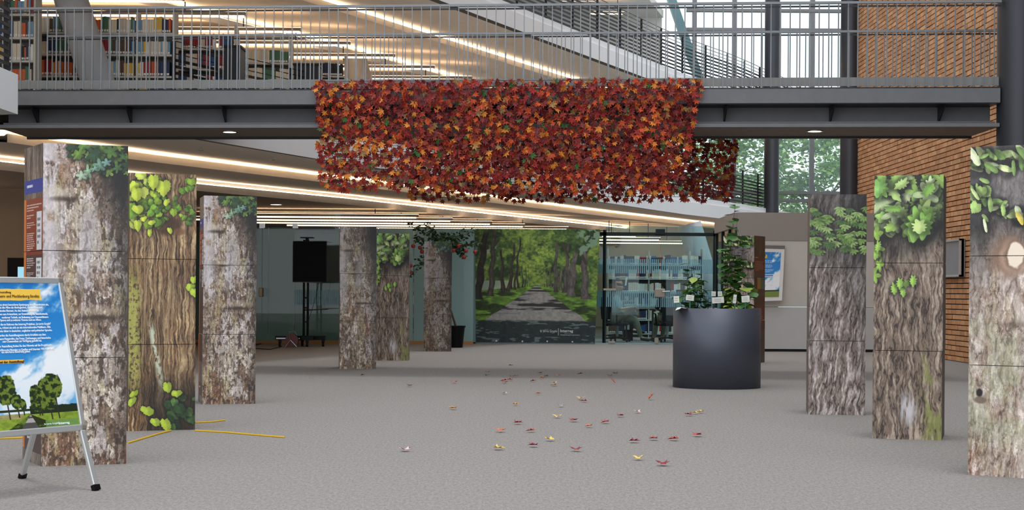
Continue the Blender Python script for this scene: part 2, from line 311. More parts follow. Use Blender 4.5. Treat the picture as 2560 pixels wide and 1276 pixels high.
def img_side(kind):
    im = oak_bark(25, 0.9 if kind == 'lilac' else 0.45, 16, 0, ((84, 74, 70), (140, 126, 116), (176, 160, 148)), True)
    h, w_ = im.shape[:2]
    def rect(x0, x1, y0, y1, c): im[int(y0 * h):int(y1 * h), int(x0 * w_):int(x1 * w_)] = rgb(c)
    def lines(x0, x1, y0, y1, n, c, seed):
        r = random.Random(seed)
        for i in range(n):
            y = y0 + (y1 - y0) * i / n; e = x0 + (x1 - x0) * (r.uniform(0.75, 1) if i < n - 1 else 0.45); x = x0
            while x < e:
                q = r.uniform(0.03, 0.09); rect(x, min(e, x + q), y, y + (y1 - y0) / n * 0.5, c); x += q + 0.015
    if kind == 'lilac':
        rect(0.02, 0.98, 0.108, 0.150, (48, 72, 160)); lines(0.15, 0.85, 0.122, 0.14, 1, (240, 244, 255), 1)
        rect(0.0, 0.12, 0.168, 0.96, (226, 128, 62)); rect(0.12, 0.98, 0.168, 0.345, (142, 66, 50)); rect(0.12, 0.98, 0.345, 0.8, (92, 68, 66))
        lines(0.16, 0.94, 0.185, 0.21, 3, (226, 200, 190), 2); lines(0.16, 0.62, 0.218, 0.233, 2, (226, 200, 190), 3); lines(0.16, 0.62, 0.242, 0.262, 3, (226, 200, 190), 4); lines(0.16, 0.6, 0.275, 0.335, 9, (226, 200, 190), 5)
        rect(0.68, 0.94, 0.21, 0.33, (232, 232, 236)); rect(0.66, 0.94, 0.355, 0.44, (236, 238, 240)); lines(0.72, 0.9, 0.23, 0.32, 5, (120, 120, 130), 6); lines(0.7, 0.9, 0.365, 0.43, 4, (120, 120, 130), 7)
        lines(0.16, 0.6, 0.355, 0.39, 5, (226, 210, 205), 8); lines(0.16, 0.6, 0.4, 0.415, 3, (226, 210, 205), 9)
        rect(0.1, 0.98, 0.9, 0.965, (78, 58, 52)); lines(0.25, 0.8, 0.92, 0.935, 1, (240, 240, 240), 10)
    else:
        rect(0.04, 0.96, 0.16, 0.3, (84, 42, 36)); lines(0.1, 0.7, 0.17, 0.176, 1, (235, 220, 210), 1); lines(0.1, 0.9, 0.2, 0.28, 8, (150, 110, 100), 2)
        rect(0.04, 0.96, 0.32, 0.42, (52, 46, 40)); rect(0.3, 0.6, 0.33, 0.42, (150, 120, 60)); rect(0.6, 0.85, 0.34, 0.42, (70, 110, 60)); rect(0.8, 0.95, 0.35, 0.42, (60, 110, 130)); rect(0.04, 0.96, 0.425, 0.435, (96, 46, 40))
        rect(0.04, 0.96, 0.445, 0.475, (70, 72, 74)); rect(0.04, 0.96, 0.48, 0.49, (96, 46, 40)); rect(0.1, 0.9, 0.5, 0.54, (64, 54, 44)); rect(0.04, 0.96, 0.55, 0.7, (92, 44, 36)); lines(0.1, 0.9, 0.58, 0.68, 6, (150, 110, 100), 3)
        rect(0.1, 0.9, 0.74, 0.80, (70, 66, 62)); rect(0.1, 0.9, 0.84, 0.9, (60, 58, 54))
    return im
def img_avenue():
    h, w_ = 760, 840; Y, X = np.mgrid[0:h, 0:w_]; Y = Y / h; X = X / w_
    vx, vy = 0.5, 0.485
    n = NZ(Y * 16, X * 16, 2, 5); im = np.zeros((h, w_, 3)) + rgb((66, 98, 44)); im = mixc(im, (122, 150, 66), ss(0.42, 0.62, n)); im = mixc(im, (38, 62, 30), ss(0.5, 0.35, NZ(Y * 9, X * 9, 5)))
    im = mixc(im, (150, 176, 74), ss(0.33, 0.05, np.hypot((X - 0.5) * 1.1, (Y - 0.28) * 0.8)) * ss(0.35, 0.6, NZ(Y * 30, X * 30, 7)) * 0.8)
    im *= (0.7 + 0.6 * NZ(Y * 60, X * 60, 9, 2))[..., None]
    im = mixc(im, (170, 186, 170), ss(0.45, 0.46, Y) * ss(0.56, 0.53, Y) * ss(0.36, 0.3, X) * 0.8)
    im = mixc(im, (170, 185, 190), ss(0.14, 0.1, np.abs(X - 0.07)) * ss(0.12, 0.18, Y) * ss(0.35, 0.25, Y) * ss(0.5, 0.6, NZ(Y * 20, X * 20, 3)) * 0.7)
    g = np.clip(Y - vy, 0, 1); grass = ss(0.0, 0.01, g - 0.12 * np.abs(X - vx))
    gc = NZ(Y * 40, X * 22, 12, 3)[..., None]; gcol = rgb((104, 146, 52)) * (0.5 + gc * 0.9); im = im * (1 - grass[..., None]) + gcol * grass[..., None]
    im *= (1 - 0.55 * ss(0.5, 0.62, NZ(Y * 24, X * 5, 14, 3)) * grass)[..., None]
    hw = g * 1.35 * (1 + 0.02 * np.sin(Y * 60)); road = ss(0.0, 0.012, hw - np.abs(X - vx) + 0.01 * (NZ(Y * 40, X * 10, 4) - 0.5)) * (g > 0)
    rc = rgb((150, 150, 146)) * (0.85 + 0.3 * NZ(Y * 50, X * 50, 17, 3))[..., None]
    sh = ss(0.44, 0.54, NZ(g ** 0.6 * 34, X * 3.2, 19, 4)) * ss(0.76, 0.7, Y); big = ss(0.795, 0.815, Y + 0.015 * (NZ(Y * 4, X * 14, 8) - 0.5))
    rc = rc * (1 - 0.68 * sh[..., None]); dap = ss(0.62, 0.68, NZ(Y * 60, X * 12, 23, 3))
    im = im * (1 - road[..., None]) + rc * road[..., None]
    dk = rgb((34, 46, 48)) * (0.8 + 0.5 * NZ(Y * 40, X * 40, 2))[..., None] + dap[..., None] * rgb((60, 66, 60)); im = im * (1 - big[..., None]) + dk * big[..., None]
    def trunk(x, wd, yt, yb, lean, c):
        cx = x + lean * (yb - Y) + 0.006 * np.sin(Y * 30 + x * 50); wv = wd * (1 + 0.5 * np.exp(-(yb - Y) / 0.03)) * (0.75 + 0.25 * ss(yt, yb, Y)) * (1 + 0.3 * (NZ(Y * 18, X * 0 + x * 40, 6) - 0.5))
        m = ss(0, 0.004, wv / 2 - np.abs(X - cx)) * ss(yt, yt + 0.05, Y) * ss(yb + 0.006, yb, Y)
        s = ss(-0.5, 0.5, (X - cx) / wd); col = rgb(c) * (0.5 + 0.9 * (1 - np.abs(s - 0.45)) * NZ(Y * 30, X * 60, 33, 3))[..., None]
        return im * (1 - m[..., None]) + col * m[..., None]
    for k in range(9):
        q = 0.5 * 0.72 ** (k + 2); im = trunk(0.5 - q - 0.02, 0.13 * q, 0.3, vy + 0.17 * q + 0.01, 0, (62, 52, 44)); im = trunk(0.5 + q * 0.95 + 0.02, 0.15 * q, 0.3, vy + 0.2 * q + 0.01, 0, (110, 104, 98))
    for a in ((0.32, 0.02, 0.05, 0.53, 0.1, (62, 56, 46)), (0.27, 0.028, 0.1, 0.55, 0.12, (74, 66, 54)), (0.22, 0.028, 0.15, 0.565, -0.02, (70, 62, 52)), (0.125, 0.05, 0.0, 0.59, 0.05, (84, 78, 68)), (0.015, 0.065, 0.0, 0.62, 0.12, (52, 48, 40)),
              (0.665, 0.03, 0.1, 0.55, -0.03, (92, 88, 82)), (0.73, 0.035, 0.1, 0.555, 0.05, (96, 92, 88)), (0.785, 0.055, 0.18, 0.585, 0.06, (124, 118, 114)), (0.905, 0.062, 0.16, 0.61, -0.06, (112, 106, 102))): im = trunk(*a)
    Yp, Xp = Y, X
    for (x0, y0, x1, y1, wd) in ((0.125, 0.2, 0.19, 0.1, 0.02), (0.11, 0.38, 0.03, 0.33, 0.008), (0.9, 0.3, 0.83, 0.17, 0.03), (0.9, 0.2, 0.96, 0.1, 0.02), (0.3, 0.3, 0.38, 0.16, 0.012), (0.76, 0.25, 0.7, 0.12, 0.02)):
        t = np.clip(((X - x0) * (x1 - x0) + (Y - y0) * (y1 - y0)) / ((x1 - x0) ** 2 + (y1 - y0) ** 2), 0, 1); d = np.hypot(X - x0 - t * (x1 - x0), Y - y0 - t * (y1 - y0)); im = mixc(im, (66, 62, 52), ss(wd / 2, wd / 2 - 0.004, d))
    m = ss(0.17, 0.08, np.hypot(X - 0.93, (Y - 0.04) * 1.2)) + ss(0.05, 0.03, np.abs((Y - 0.17) + 0.8 * (X - 0.88))) * ss(0.79, 0.83, X); im = mixc(im, (128, 160, 130), np.clip(m, 0, 1) * ss(0.48, 0.58, NZ(Y * 26, X * 26, 61)))
    return im * 1.05

# ------------------------------------------------------------------ common materials
concrete = mat('concrete_white', (214, 212, 208), 0.8, var=0.03, scale=3)
fasciaw = mat('fascia_paint', (222, 224, 226), 0.7, var=0.02, scale=3)
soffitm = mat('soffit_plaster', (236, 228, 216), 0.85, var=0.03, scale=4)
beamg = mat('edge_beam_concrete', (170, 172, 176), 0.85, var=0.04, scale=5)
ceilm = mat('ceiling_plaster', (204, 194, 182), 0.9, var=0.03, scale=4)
steel = mat('dark_grey_steel', (118, 118, 121), 0.55, 0.1, 0.06, 8)
steeld = mat('blackened_steel', (46, 46, 50), 0.4, 0.2, 0.06, 8)
railm = mat('rail_steel', (136, 140, 144), 0.4, 0.25, 0.05, 10)
blackm = mat('black_paint', (16, 17, 20), 0.5, 0, 0.05, spec=0.3)
blackp = mat('black_plastic', (12, 12, 14), 0.45, 0, 0.05, spec=0.2)
alu = mat('brushed_aluminium', (204, 206, 206), 0.35, 0.6, 0.04, 40, stretch=(1, 1, 8))
whitem = mat('white_lacquer', (226, 226, 224), 0.5, var=0.02)
warm = emit('warm_strip', (255, 226, 190), 3.2)
upl = emit('added_uplight', (255, 206, 160), 8.0)
cove = emit('cove_strip', (255, 222, 182), 26.0)
downl = emit('downlight_lens', (255, 244, 225), 9.0)
wood = mat('oak_trim', (172, 120, 70), 0.6, 0, 0.1, 8, stretch=(1, 8, 8))
chrome = mat('satin_chrome', (190, 192, 192), 0.25, 0.9, 0.02)
woodm = mat('branch_bark', (84, 66, 48), 0.9, 0, 0.15, 30)
clear = glass('clear_glass', (0.93, 0.965, 0.96), 0.06)
tinted = glass('teal_glass', (0.70, 0.86, 0.87), 0.07)
stripef = glass('striped_film', (0.9, 0.95, 0.96), 0.05, 0.62, (150, 200, 215), 24.0)

# carpet
fm = mat('carpet', (138, 134, 131), 0.95, 0, 0.2, 120, 0.5, (1, 0.35, 1), spec=0.1)
nt = fm.node_tree; big = nt.nodes.new('ShaderNodeTexNoise'); big.inputs['Scale'].default_value = 38; big.inputs['Detail'].default_value = 3
b = nt.nodes['Principled BSDF']; src = b.inputs['Base Color'].links[0].from_socket
mr = nt.nodes.new('ShaderNodeMapRange'); mr.inputs[1].default_value = 0.3; mr.inputs[2].default_value = 0.7; mr.inputs[3].default_value = 0.84; mr.inputs[4].default_value = 1.16
mp = nt.nodes.new('ShaderNodeMapping'); mp.inputs['Scale'].default_value = (1.4, 0.5, 1); tcx = nt.nodes.new('ShaderNodeTexCoord')
nt.links.new(tcx.outputs['Object'], mp.inputs[0]); nt.links.new(mp.outputs[0], big.inputs['Vector'])
hs = nt.nodes.new('ShaderNodeHueSaturation'); nt.links.new(src, hs.inputs['Color']); nt.links.new(big.outputs[0], mr.inputs[0]); nt.links.new(mr.outputs[0], hs.inputs['Value']); nt.links.new(hs.outputs[0], b.inputs['Base Color'])
# ------------------------------------------------------------------ setting
MB().box(-30, 16, -10, 57, -0.2, 0).build('floor', fm, kind='structure')
MB().box(-60, 70, 57.3, 160, -0.6, -0.25).build('ground_outside', mat('lawn', (110, 136, 70), 0.95, 0, 0.15, 2), kind='structure')

def poly(pts, z):
    q = sorted((p.y, p.x) for p in (PZ(u, v, z) for u, v in pts)); return [a for a, _ in q], [b for _, b in q]
K0 = poly([(35, 284), (480, 345), (790, 397), (1200, 460), (1700, 535), (1850, 552)], 3.2)
K1 = poly([(318, 385), (799, 444), (1480, 530), (1789, 565)], 3.2)
K2 = poly([(0, 403), (60, 411), (490, 459), (860, 495), (1150, 527), (1530, 567)], 3.12)
def ext(K, y):
    ys, xs = K
    if y < ys[0]: return xs[0] - (ys[0] - y) * 0.36
    if y > ys[-1]: return xs[-1] + (y - ys[-1]) * 0.46
    return float(np.interp(y, ys, xs))
YS = [10, 13, 16, 18, 19.7, 21.3, 22.7, 24.5, 26.2, 28, 30, 32, 34, 36, 38, 40, 42, 44, 46, 48, 50, 52, 54.5]
L0 = lambda y: ext(K0, y)
L1 = lambda y: min(ext(K1, y), L0(y) - 0.8)
L2 = lambda y: min(ext(K2, y), L1(y) - 1.0)
def ribbon(mb, pa, pb, m=0):
    for i in range(len(pa) - 1): mb.face([pa[i], pa[i + 1], pb[i + 1], pb[i]], m)
def pl(fx, z, dx=0): return [(fx(y) + dx, y, z) for y in YC]
YC = YS
def gallery(n, dz, name):
    global YC
    YC = [y for y in YS if y > 22] if n == 1 else YS
    g = thing(name, '', '', (0, 20, dz), kind='structure')
    mb = MB(); ribbon(mb, pl(L0, 3.2 + dz), pl(L0, 3.55 + dz)); ribbon(mb, pl(L0, 3.55 + dz), pl(L0, 3.55 + dz, -0.05)); ribbon(mb, pl(L0, 3.55 + dz, -0.05), pl(L0, 3.7 + dz, -0.05))
    ribbon(mb, pl(L0, 3.7 + dz, -0.05), [(-26, y, 3.7 + dz) for y in YC])
    yb = YS[-1]; mb.face([(-26, yb, 3.2 + dz), (L0(yb), yb, 3.2 + dz), (L0(yb), yb, 3.7 + dz), (-26, yb, 3.7 + dz)])
    mb.build('fascia', fasciaw, g)
    mb = MB(); ribbon(mb, pl(L0, 3.2 + dz), pl(L0, 3.225 + dz, -0.25)); mb.build('drip_edge', mat('dark_edge', (92, 88, 82), 0.8), g)  # darker strip along the lower edge of the fascia
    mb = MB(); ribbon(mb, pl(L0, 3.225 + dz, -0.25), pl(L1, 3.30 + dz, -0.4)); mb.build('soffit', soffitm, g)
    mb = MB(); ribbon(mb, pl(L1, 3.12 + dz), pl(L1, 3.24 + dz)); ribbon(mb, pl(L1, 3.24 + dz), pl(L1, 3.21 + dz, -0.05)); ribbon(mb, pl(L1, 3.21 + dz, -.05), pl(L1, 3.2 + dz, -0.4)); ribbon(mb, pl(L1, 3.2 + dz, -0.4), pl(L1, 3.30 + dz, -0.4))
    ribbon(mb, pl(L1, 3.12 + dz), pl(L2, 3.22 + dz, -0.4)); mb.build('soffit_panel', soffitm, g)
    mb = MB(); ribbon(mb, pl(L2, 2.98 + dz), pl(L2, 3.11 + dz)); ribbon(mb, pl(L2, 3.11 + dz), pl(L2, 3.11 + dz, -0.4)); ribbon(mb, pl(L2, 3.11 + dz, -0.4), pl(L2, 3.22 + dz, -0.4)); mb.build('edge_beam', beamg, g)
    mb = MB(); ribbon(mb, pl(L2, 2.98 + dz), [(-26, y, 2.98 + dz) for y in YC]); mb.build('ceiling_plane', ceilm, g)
    mb = MB(); ribbon(mb, pl(L1, 3.222 + dz, -0.1), pl(L1, 3.238 + dz, -0.17)); mb.build('light_strip', emit('cove_strip_hidden', (255, 222, 182), 34.0), g)
    mb = MB(); ribbon(mb, pl(L2, 3.125 + dz, -0.09), pl(L2, 3.145 + dz, -0.14)); mb.build('light_strip', cove, g)
    return g
MB().hexa([(-26, 10, 3.2), (-6.1, 10, 3.2), (-5.98, 19.8, 3.2), (-26, 19.8, 3.2)], [(-26, 10, 3.68), (-6.1, 10, 3.68), (-5.98, 19.8, 3.68), (-26, 19.8, 3.68)]).build('gallery_landing', fasciaw, kind='structure')
MB().box(-26, -6.76, 19.8, 22.7, 3.5, 3.68).build('gallery_bay', fasciaw, kind='structure')
gallery(1, 0, 'ceiling'); gallery(2, 3.28, 'ceiling_upper')
mb = MB(); ry = [10, 20, 30, 40, 48, 57]
for y0, y1 in zip(ry, ry[1:]): mb.hexa([(-26, y0, 10.65), (min(5.2, L0(y0) - 3.6), y0, 10.65), (min(5.2, L0(y1) - 3.6), y1, 10.65), (-26, y1, 10.65)], [(-26, y0, 10.9), (min(5.2, L0(y0) - 3.6), y0, 10.9), (min(5.2, L0(y1) - 3.6), y1, 10.9), (-26, y1, 10.9)])
mb.build('roof', mat('roof_plaster', (208, 206, 202), 0.85), kind='structure')
# louvred gallery railings
def railing(dz, off, y0, y1, label):
    t = thing('gallery_railing', label, 'railing', (L0(y0), y0, 3.7 + dz))
    ys = [y for y in (np.linspace(y0, y1 - 0.1, 7) if y1 < 21 else np.arange(y0, y1, 1.45))]; z0 = 3.7 + dz
    pt = lambda y: (L0(y) - off(y), y)
    for y in ys:
        x, yy = pt(y); MB().box(x - 0.025, x + 0.025, yy - 0.03, yy + 0.03, z0 - 0.1, z0 + 1.03).build('post', blackm, t)
    for k in range(11):
        z = z0 + 0.1 + k * 0.093; mb = MB(); h = 0.042 if k < 8 else 0.012
        for i in range(len(ys) - 1):
            a, b_ = pt(ys[i]), pt(ys[i + 1]); mb.bar((a[0] + 0.03, a[1], z), (b_[0] + 0.03, b_[1], z), 0.015, h)
        mb.build('slat' if k < 8 else 'wire', blackm, t)
railing(0, lambda y: float(np.interp(y, [24, 36], [1.0, 0.25])), 24, 52, 'black louvred railing along the lower gallery, behind the footbridge')
railing(0, lambda y: L0(y) + 6.12, 12, 19.9, 'black louvred railing on the near gallery edge at the left of the frame')
railing(3.28, lambda y: 0.25, 27, 55, 'black louvred railing along the upper gallery rising to the top edge')
# walls
wb = thing('wall_back', '', '', (0, 52, 0), kind='structure')
wbm = mat('beige_wall', (190, 178, 162), 0.9, 0, 0.03)
mb = MB(); mb.box(-26, -7.3, 52, 52.2, 0, 6.9); mb.box(-7.3, -5.3, 52, 52.2, 0, 0.9); mb.box(-7.3, -5.3, 52, 52.2, 3.0, 6.9); mb.box(-5.3, 7.6, 52, 52.2, 0, 3.2); mb.box(-5.3, 2, 52, 52.2, 3.2, 6.9); mb.build('wall_panel', wbm, wb)
wl = thing('wall_left', '', '', (-12, 31, 0), kind='structure')
MB().box(-26, -6.75, 31, 31.2, 0, 2.98).build('wall_panel', mat('taupe_wall', (168, 156, 140), 0.9, 0, 0.03), wl)
MB().box(-26, -25.8, -10, 57, 0, 10.7).build('wall_side', wbm, kind='structure')
# facade
fw = thing('window_1', '', '', (10, 57, 0), kind='structure')
MB().box(-26, 5.15, 57, 57.2, 0, 10.7).build('plaster_wall', concrete, fw)
teal = mat('teal_steel', (96, 128, 134), 0.5, 0.2, 0.05)
MB().bar(P(1672, -20, 56.8), P(1762, 240, 56.8), 0.28, 0.35, up=(0, 1, 0)).build('sloping_frame', teal, fw)
MB().hexa([P(1672, -20, 57), P(1762, 240, 57), (5.1, 57, 6), (5.1, 57, 12)], [P(1672, -20, 57.2), P(1762, 240, 57.2), (5.1, 57.2, 6), (5.1, 57.2, 12)])
for u in (1732, 1832, 1931, 2027, 2122, 2220):
    x = (u - 1280) / F * 57; MB().box(x - 0.07, x + 0.07, 56.9, 57.15, 0, 13).build('mullion', steel, fw)
for v in (28, 76, 483, 503, -60):
    z = EYE + (734 - v) / F * 57; MB().box(6.0, 15, 56.88, 57.1, z - 0.05, z + 0.05).build('transom', steel, fw)
MB().box(5.6, 15, 57.0, 57.02, 0, 13).build('pane', glass('facade_glass', (0.9, 0.96, 0.97), 0.05, 0.10, (225, 240, 245)), fw)
MB().box(15, 15.2, 34, 57.2, 0, 13).build('wall_far_side', concrete, kind='structure')
# brick wall
wr = thing('wall_right', '', '', (7.25, 20, 0), kind='structure')
MB().box(7.3, 7.6, 6, 34.6, 0, 13).build('mortar_bed', mat('mortar', (62, 52, 44), 0.95), wr)
bm = [mat('brick_tan', (200, 150, 106), 0.85, 0, 0.08, 14, 0.2, rnd=0.13), mat('brick_brown', (184, 132, 90), 0.85, 0, 0.08, 14, 0.2, rnd=0.13)]
BL, BH, CH = 0.262, 0.07, 0.085
def inv(x, y, z):
    a = x * F / y; b_ = (EYE - z) * F / y; return 1280 + a - TH * b_, 729 + b_ + TH * a
cand = []
for r in range(int(11 / CH)):
    y = 22.0 + R.choice((0, .13, .07)); 
    while y < 34.6:
        L = BL if R.random() < 0.8 else BL / 2
        z = 0.01 + r * CH; u, v = inv(7.27, y + L / 2, z)
        vis = u < 2500 and v > -20 and not (2180 < u < 2366 and v > 436) and not (u > 2418 and v > 360) and not (200 < v < 340) and not (v > 525 and u < 2190)
        cand.append((vis, y, z, min(L, 34.6 - y) - 0.014)); y += L
vis = sorted([c for c in cand if c[0] and not (c[1] < 27.6 and inv(7.27, c[1], c[2])[1] < 336)], key=lambda c: c[1])[:300]; vset = set(map(id, vis)); meshes = {}
for c in vis:
    key = (round(c[3], 2), R.random() < 0.5)
    if key not in meshes:
        mb = MB(); mb.box(0, 0.06, 0, key[0], 0, BH); o = mb.build('brick', bm[key[1]], wr, inv=True); meshes[key] = o.data; o.location = (7.265, c[1], c[2]); continue
    o = link('brick', meshes[key], wr); o.location = (7.265 + R.uniform(-.004, .004), c[1], c[2])
mb = MB()
for c in cand:
    if id(c) in vset or c[3] < 0.05: continue
    d = R.uniform(-.004, .004); mb.box(7.265 + d, 7.32, c[1], c[1] + c[3], c[2], c[2] + BH, R.random() < 0.5)
mb.build('brick_field', bm, wr, kind='stuff')
# steel columns
def col(name, x, y, r, z0, z1, m):
    t = thing(name, '', '', (x, y, z0), kind='structure')
    MB().lathe([(r, z0), (r, z1)], (x, y, 0), 40).build('shaft', m, t, smooth=True)
    MB().lathe([(r, z0), (r + 0.02, z0), (r + 0.02, z0 + 0.06), (r, z0 + 0.06)], (x, y, 0), 40).build('base_ring', m, t, smooth=True)
colm = mat('column_steel', (62, 64, 70), 0.38, 0.4, 0.05, 4)
col('column', 6.36, 20.6, 0.28, 0, 12, colm); col('column', 7.15, 34.75, 0.215, 0, 13, colm); col('column', 7.95, 50.4, 0.23, 0, 13, colm)
def lean(a, b_, r, n='leaning_column'):
    t = thing('column', '', '', a, kind='structure'); MB().tube([a, b_], r, 32).build('shaft', beamg, t, smooth=True)
lean((-6.13, 24.9, 3.7), (-6.98, 24.9, 6.26), 0.25); lean((-2.85, 36, 3.7), (-3.5, 36, 6.26), 0.26); lean((-2.0, 44.5, 0), (-2.42, 44.5, 2.98), 0.33)
lean((5.75, 45, 0), (4.85, 45, 2.98), 0.33)

# ------------------------------------------------------------------ footbridge
fb = thing('footbridge', 'dark grey steel footbridge with upright bar railings crossing the hall', 'footbridge', (0, 22, 3.2))
def BY(x, off=0): return 21.5 - (x + 6.5) * 0.08 + off        # near edge line
def bx(name, x0, x1, o0, o1, z0, z1, m, parent=fb):
    mb = MB(); mb.hexa([(x0, BY(x0, o0), z0), (x1, BY(x1, o0), z0), (x1, BY(x1, o1), z0), (x0, BY(x0, o1), z0)], [(x0, BY(x0, o0), z1), (x1, BY(x1, o0), z1), (x1, BY(x1, o1), z1), (x0, BY(x0, o1), z1)])
    return mb.build(name, m, parent)
X0, X1 = -6.75, 6.08
bx('deck', X0, X1, 0.0, 2.3, 3.66, 3.70, steeld); bx('toe_board', X0, X1, 0.05, 0.06, 3.72, 3.83, mat('toe_plate', (146, 146, 144), .6)); bx('toe_board', X0, 7.1, 2.24, 2.25, 3.72, 3.83, steel)
bx('channel_fascia', X0, X1, -0.02, 0.03, 3.50, 3.68, steel); bx('upper_flange', X0, X1, 0.0, 0.5, 3.49, 3.51, steeld)
bx('web_plate', X0, X1, 0.42, 0.44, 3.26, 3.5, steel); bx('lower_flange', X0, X1, 0.28, 0.44, 3.255, 3.265, steeld); bx('lower_channel', X0, X1, 0.0, 0.04, 3.2, 3.245, steel); bx('conduit', X0, X1, 0.2, 0.22, 3.268, 3.288, steel)
bx('soffit_plate', X0, X1, 0.04, 1.25, 3.2, 3.22, mat('bridge_soffit', (120, 108, 96), 0.7)); bx('soffit_lip', X0, X1, 1.25, 1.3, 3.17, 3.25, steeld); bx('far_web', X0, X1, 1.9, 1.94, 3.3, 3.66, steeld)
for u in (55, 300, 546, 795, 1045, 1300, 1555, 1806, 2066, 2330):
    x = (u - 1280) / F * 21.2; y = BY(x, 0.42)
    MB().hexa([(x - .006, y, 3.27), (x - .006, y - 0.02, 3.27), (x - .006, y - 0.4, 3.5), (x - .006, y, 3.5)], [(x + .006, y, 3.27), (x + .006, y - 0.02, 3.27), (x + .006, y - 0.4, 3.5), (x + .006, y, 3.5)]).build('gusset_plate', steeld, fb)
for off, zt in ((-0.03, 4.78), (2.28, 4.78)):
    X1 = 6.08 if off < 1 else 7.1
    bx('handrail', X0, X1, off - 0.02, off + 0.03, zt - 0.035, zt - 0.005, railm); bx('rail_underside', X0, X1, off - 0.005, off + 0.015, zt - 0.075, zt - 0.055, steeld)
bmesh_ = None
for off in (-0.03, 2.28):
    for i in range(int(((6.08 if off < 1 else 7.1) - X0) / 0.1197)):
        x = X0 + 0.06 + i * 0.1197
        if bmesh_ is None:
            o = MB().box(-0.006, 0.006, -0.012, 0.012, 0, 1.06).build('baluster', railm, fb); bmesh_ = o.data
        else: o = link('baluster', bmesh_, fb)
        o.location = (x, BY(x, off - 0.005), 3.70)
for i, (u, v, w_) in enumerate(((574, 329, 'left'), (2037, 327, 'right'))):
    p = PZ(u, v, 3.2); d = thing('downlight', f'round recessed downlight under the {"grey left" if i == 0 else "dark right"} half of the footbridge', 'light', p, 'downlights under the footbridge')
    MB().lathe([(0.0, -0.006), (0.085, -0.006)], p, 24).build('lens', downl, d); MB().lathe([(0.085, -0.004), (0.085, -0.012), (0.11, -0.012), (0.11, 0.0)], p, 24).build('rim', chrome, d)

# ------------------------------------------------------------------ ceiling lights
def strip_light(x0, x1, y, z, label, group, hang=0.24):
    t = thing('strip_light', label, 'light', ((x0 + x1) / 2, y, z), group)
    MB().box(x0, x1, y - 0.05, y + 0.05, z, z + 0.06).build('housing', mat('lamp_housing', (150, 142, 134), 0.6), t)
    MB().box(x0, x1, y - 0.04, y + 0.04, z + 0.061, z + 0.065).build('added_uplight', upl, t)  # unseen glowing strip added on top of the housing to brighten the ceiling
    k = 0.075; n = int((x1 - x0) / k); mb = MB()
    for i in range(n): mb.box(x0 + i * k + 0.006, x0 + (i + 1) * k - 0.006, y - 0.03, y + 0.03, z - 0.03, z)
    o = mb.build('diffuser', warm, t); o['kind'] = 'stuff'
    for q in (0.2, 0.8): xx = x0 + (x1 - x0) * q; MB().box(xx - .01, xx + .01, y - .01, y + .01, z + 0.06, z + hang).build('hanger', blackm, t)
ORD = ['nearest', 'second', 'third', 'fourth', 'fifth', 'sixth', 'seventh', 'eighth', 'ninth', 'tenth']
for i, (v, u1) in enumerate(((3, 455), (39, 610), (77, 748), (110, 872), (140, 984), (168, 1083), (194, 1178))):
    y = Yz(600, v, 6.06); strip_light((u1 - 1280) / F * y - 5.5, (u1 - 1280) / F * y, y, 6.06, f'warm strip light over the upper bookshelves, {ORD[i]} row from the front', 'strip lights over the upper gallery')
for i, (v, u1) in enumerate(((543, 1045), (551, 1130), (558, 1229), (564, 1311), (570, 1420))):
    y = Yz(1000, v, 2.8); strip_light((u1 - 1280) / F * y - (6.2 if i else 5.0), (u1 - 1280) / F * y, y, 2.8, f'warm strip light on the ground floor ceiling, {ORD[i]} row from the front', 'strip lights over the ground floor')
for i, y in enumerate((47.5, 49.2, 51.0)):
    strip_light(2.6, (1590 + i * 60 - 1280) / F * y, y, 2.72 - .04 * i, f'strip light seen through the glass door, {ORD[i]} row', 'strip lights behind the glass door', 0.5)
for i, y in enumerate((24.0, 25.8, 27.6, 29.4)):  # lamp rows added out of view to brighten the left room
    strip_light(-19.5, -9.55, y, 2.72, f'added unseen warm strip light in the side room at the left, {ORD[i]} row', 'added strip lights out of view in the side room')
for i, (u, v) in enumerate(((1455, 9), (1530, 34))):
    p = P(u, v, 52 + 1.5 * i); strip_light(p.x - 0.7, p.x + 0.4, p.y, p.z, f'short strip light under the top ceiling, {["upper", "lower"][i]} of the two', 'short strip lights under the top ceiling', 10.66 - p.z)
for i, (u, v) in enumerate(((690, 510), (1283, 562))):
    p = PZ(u, v, 2.98); d = thing('downlight', ['round downlight in the ceiling above the glass partition', 'small round downlight above the avenue banner'][i], 'light', p)
    MB().lathe([(0.0, -0.01), (0.12, -0.01)], p, 20).build('lens', downl, d); MB().lathe([(0.12, -0.006), (0.12, -0.02), (0.14, -0.02), (0.14, 0)], p, 20).build('rim', whitem, d)
for i, (u, v) in enumerate(((503, 367), (681, 392), (797, 0))):
    if i == 2: continue
    p = PZ(u, v, 3.25); d = thing('sprinkler_head', ['small sprinkler head in the lower soffit, left of the two', 'small sprinkler head in the lower soffit, nearer the leaf curtain'][i], 'sprinkler', p)
    MB().lathe([(0.01, 0.03), (0.01, -0.05)], p, 10).build('pipe', chrome, d); MB().lathe([(0.0, -0.05), (0.04, -0.05), (0.04, -0.055), (0, -0.056)], p, 12).build('deflector', chrome, d)

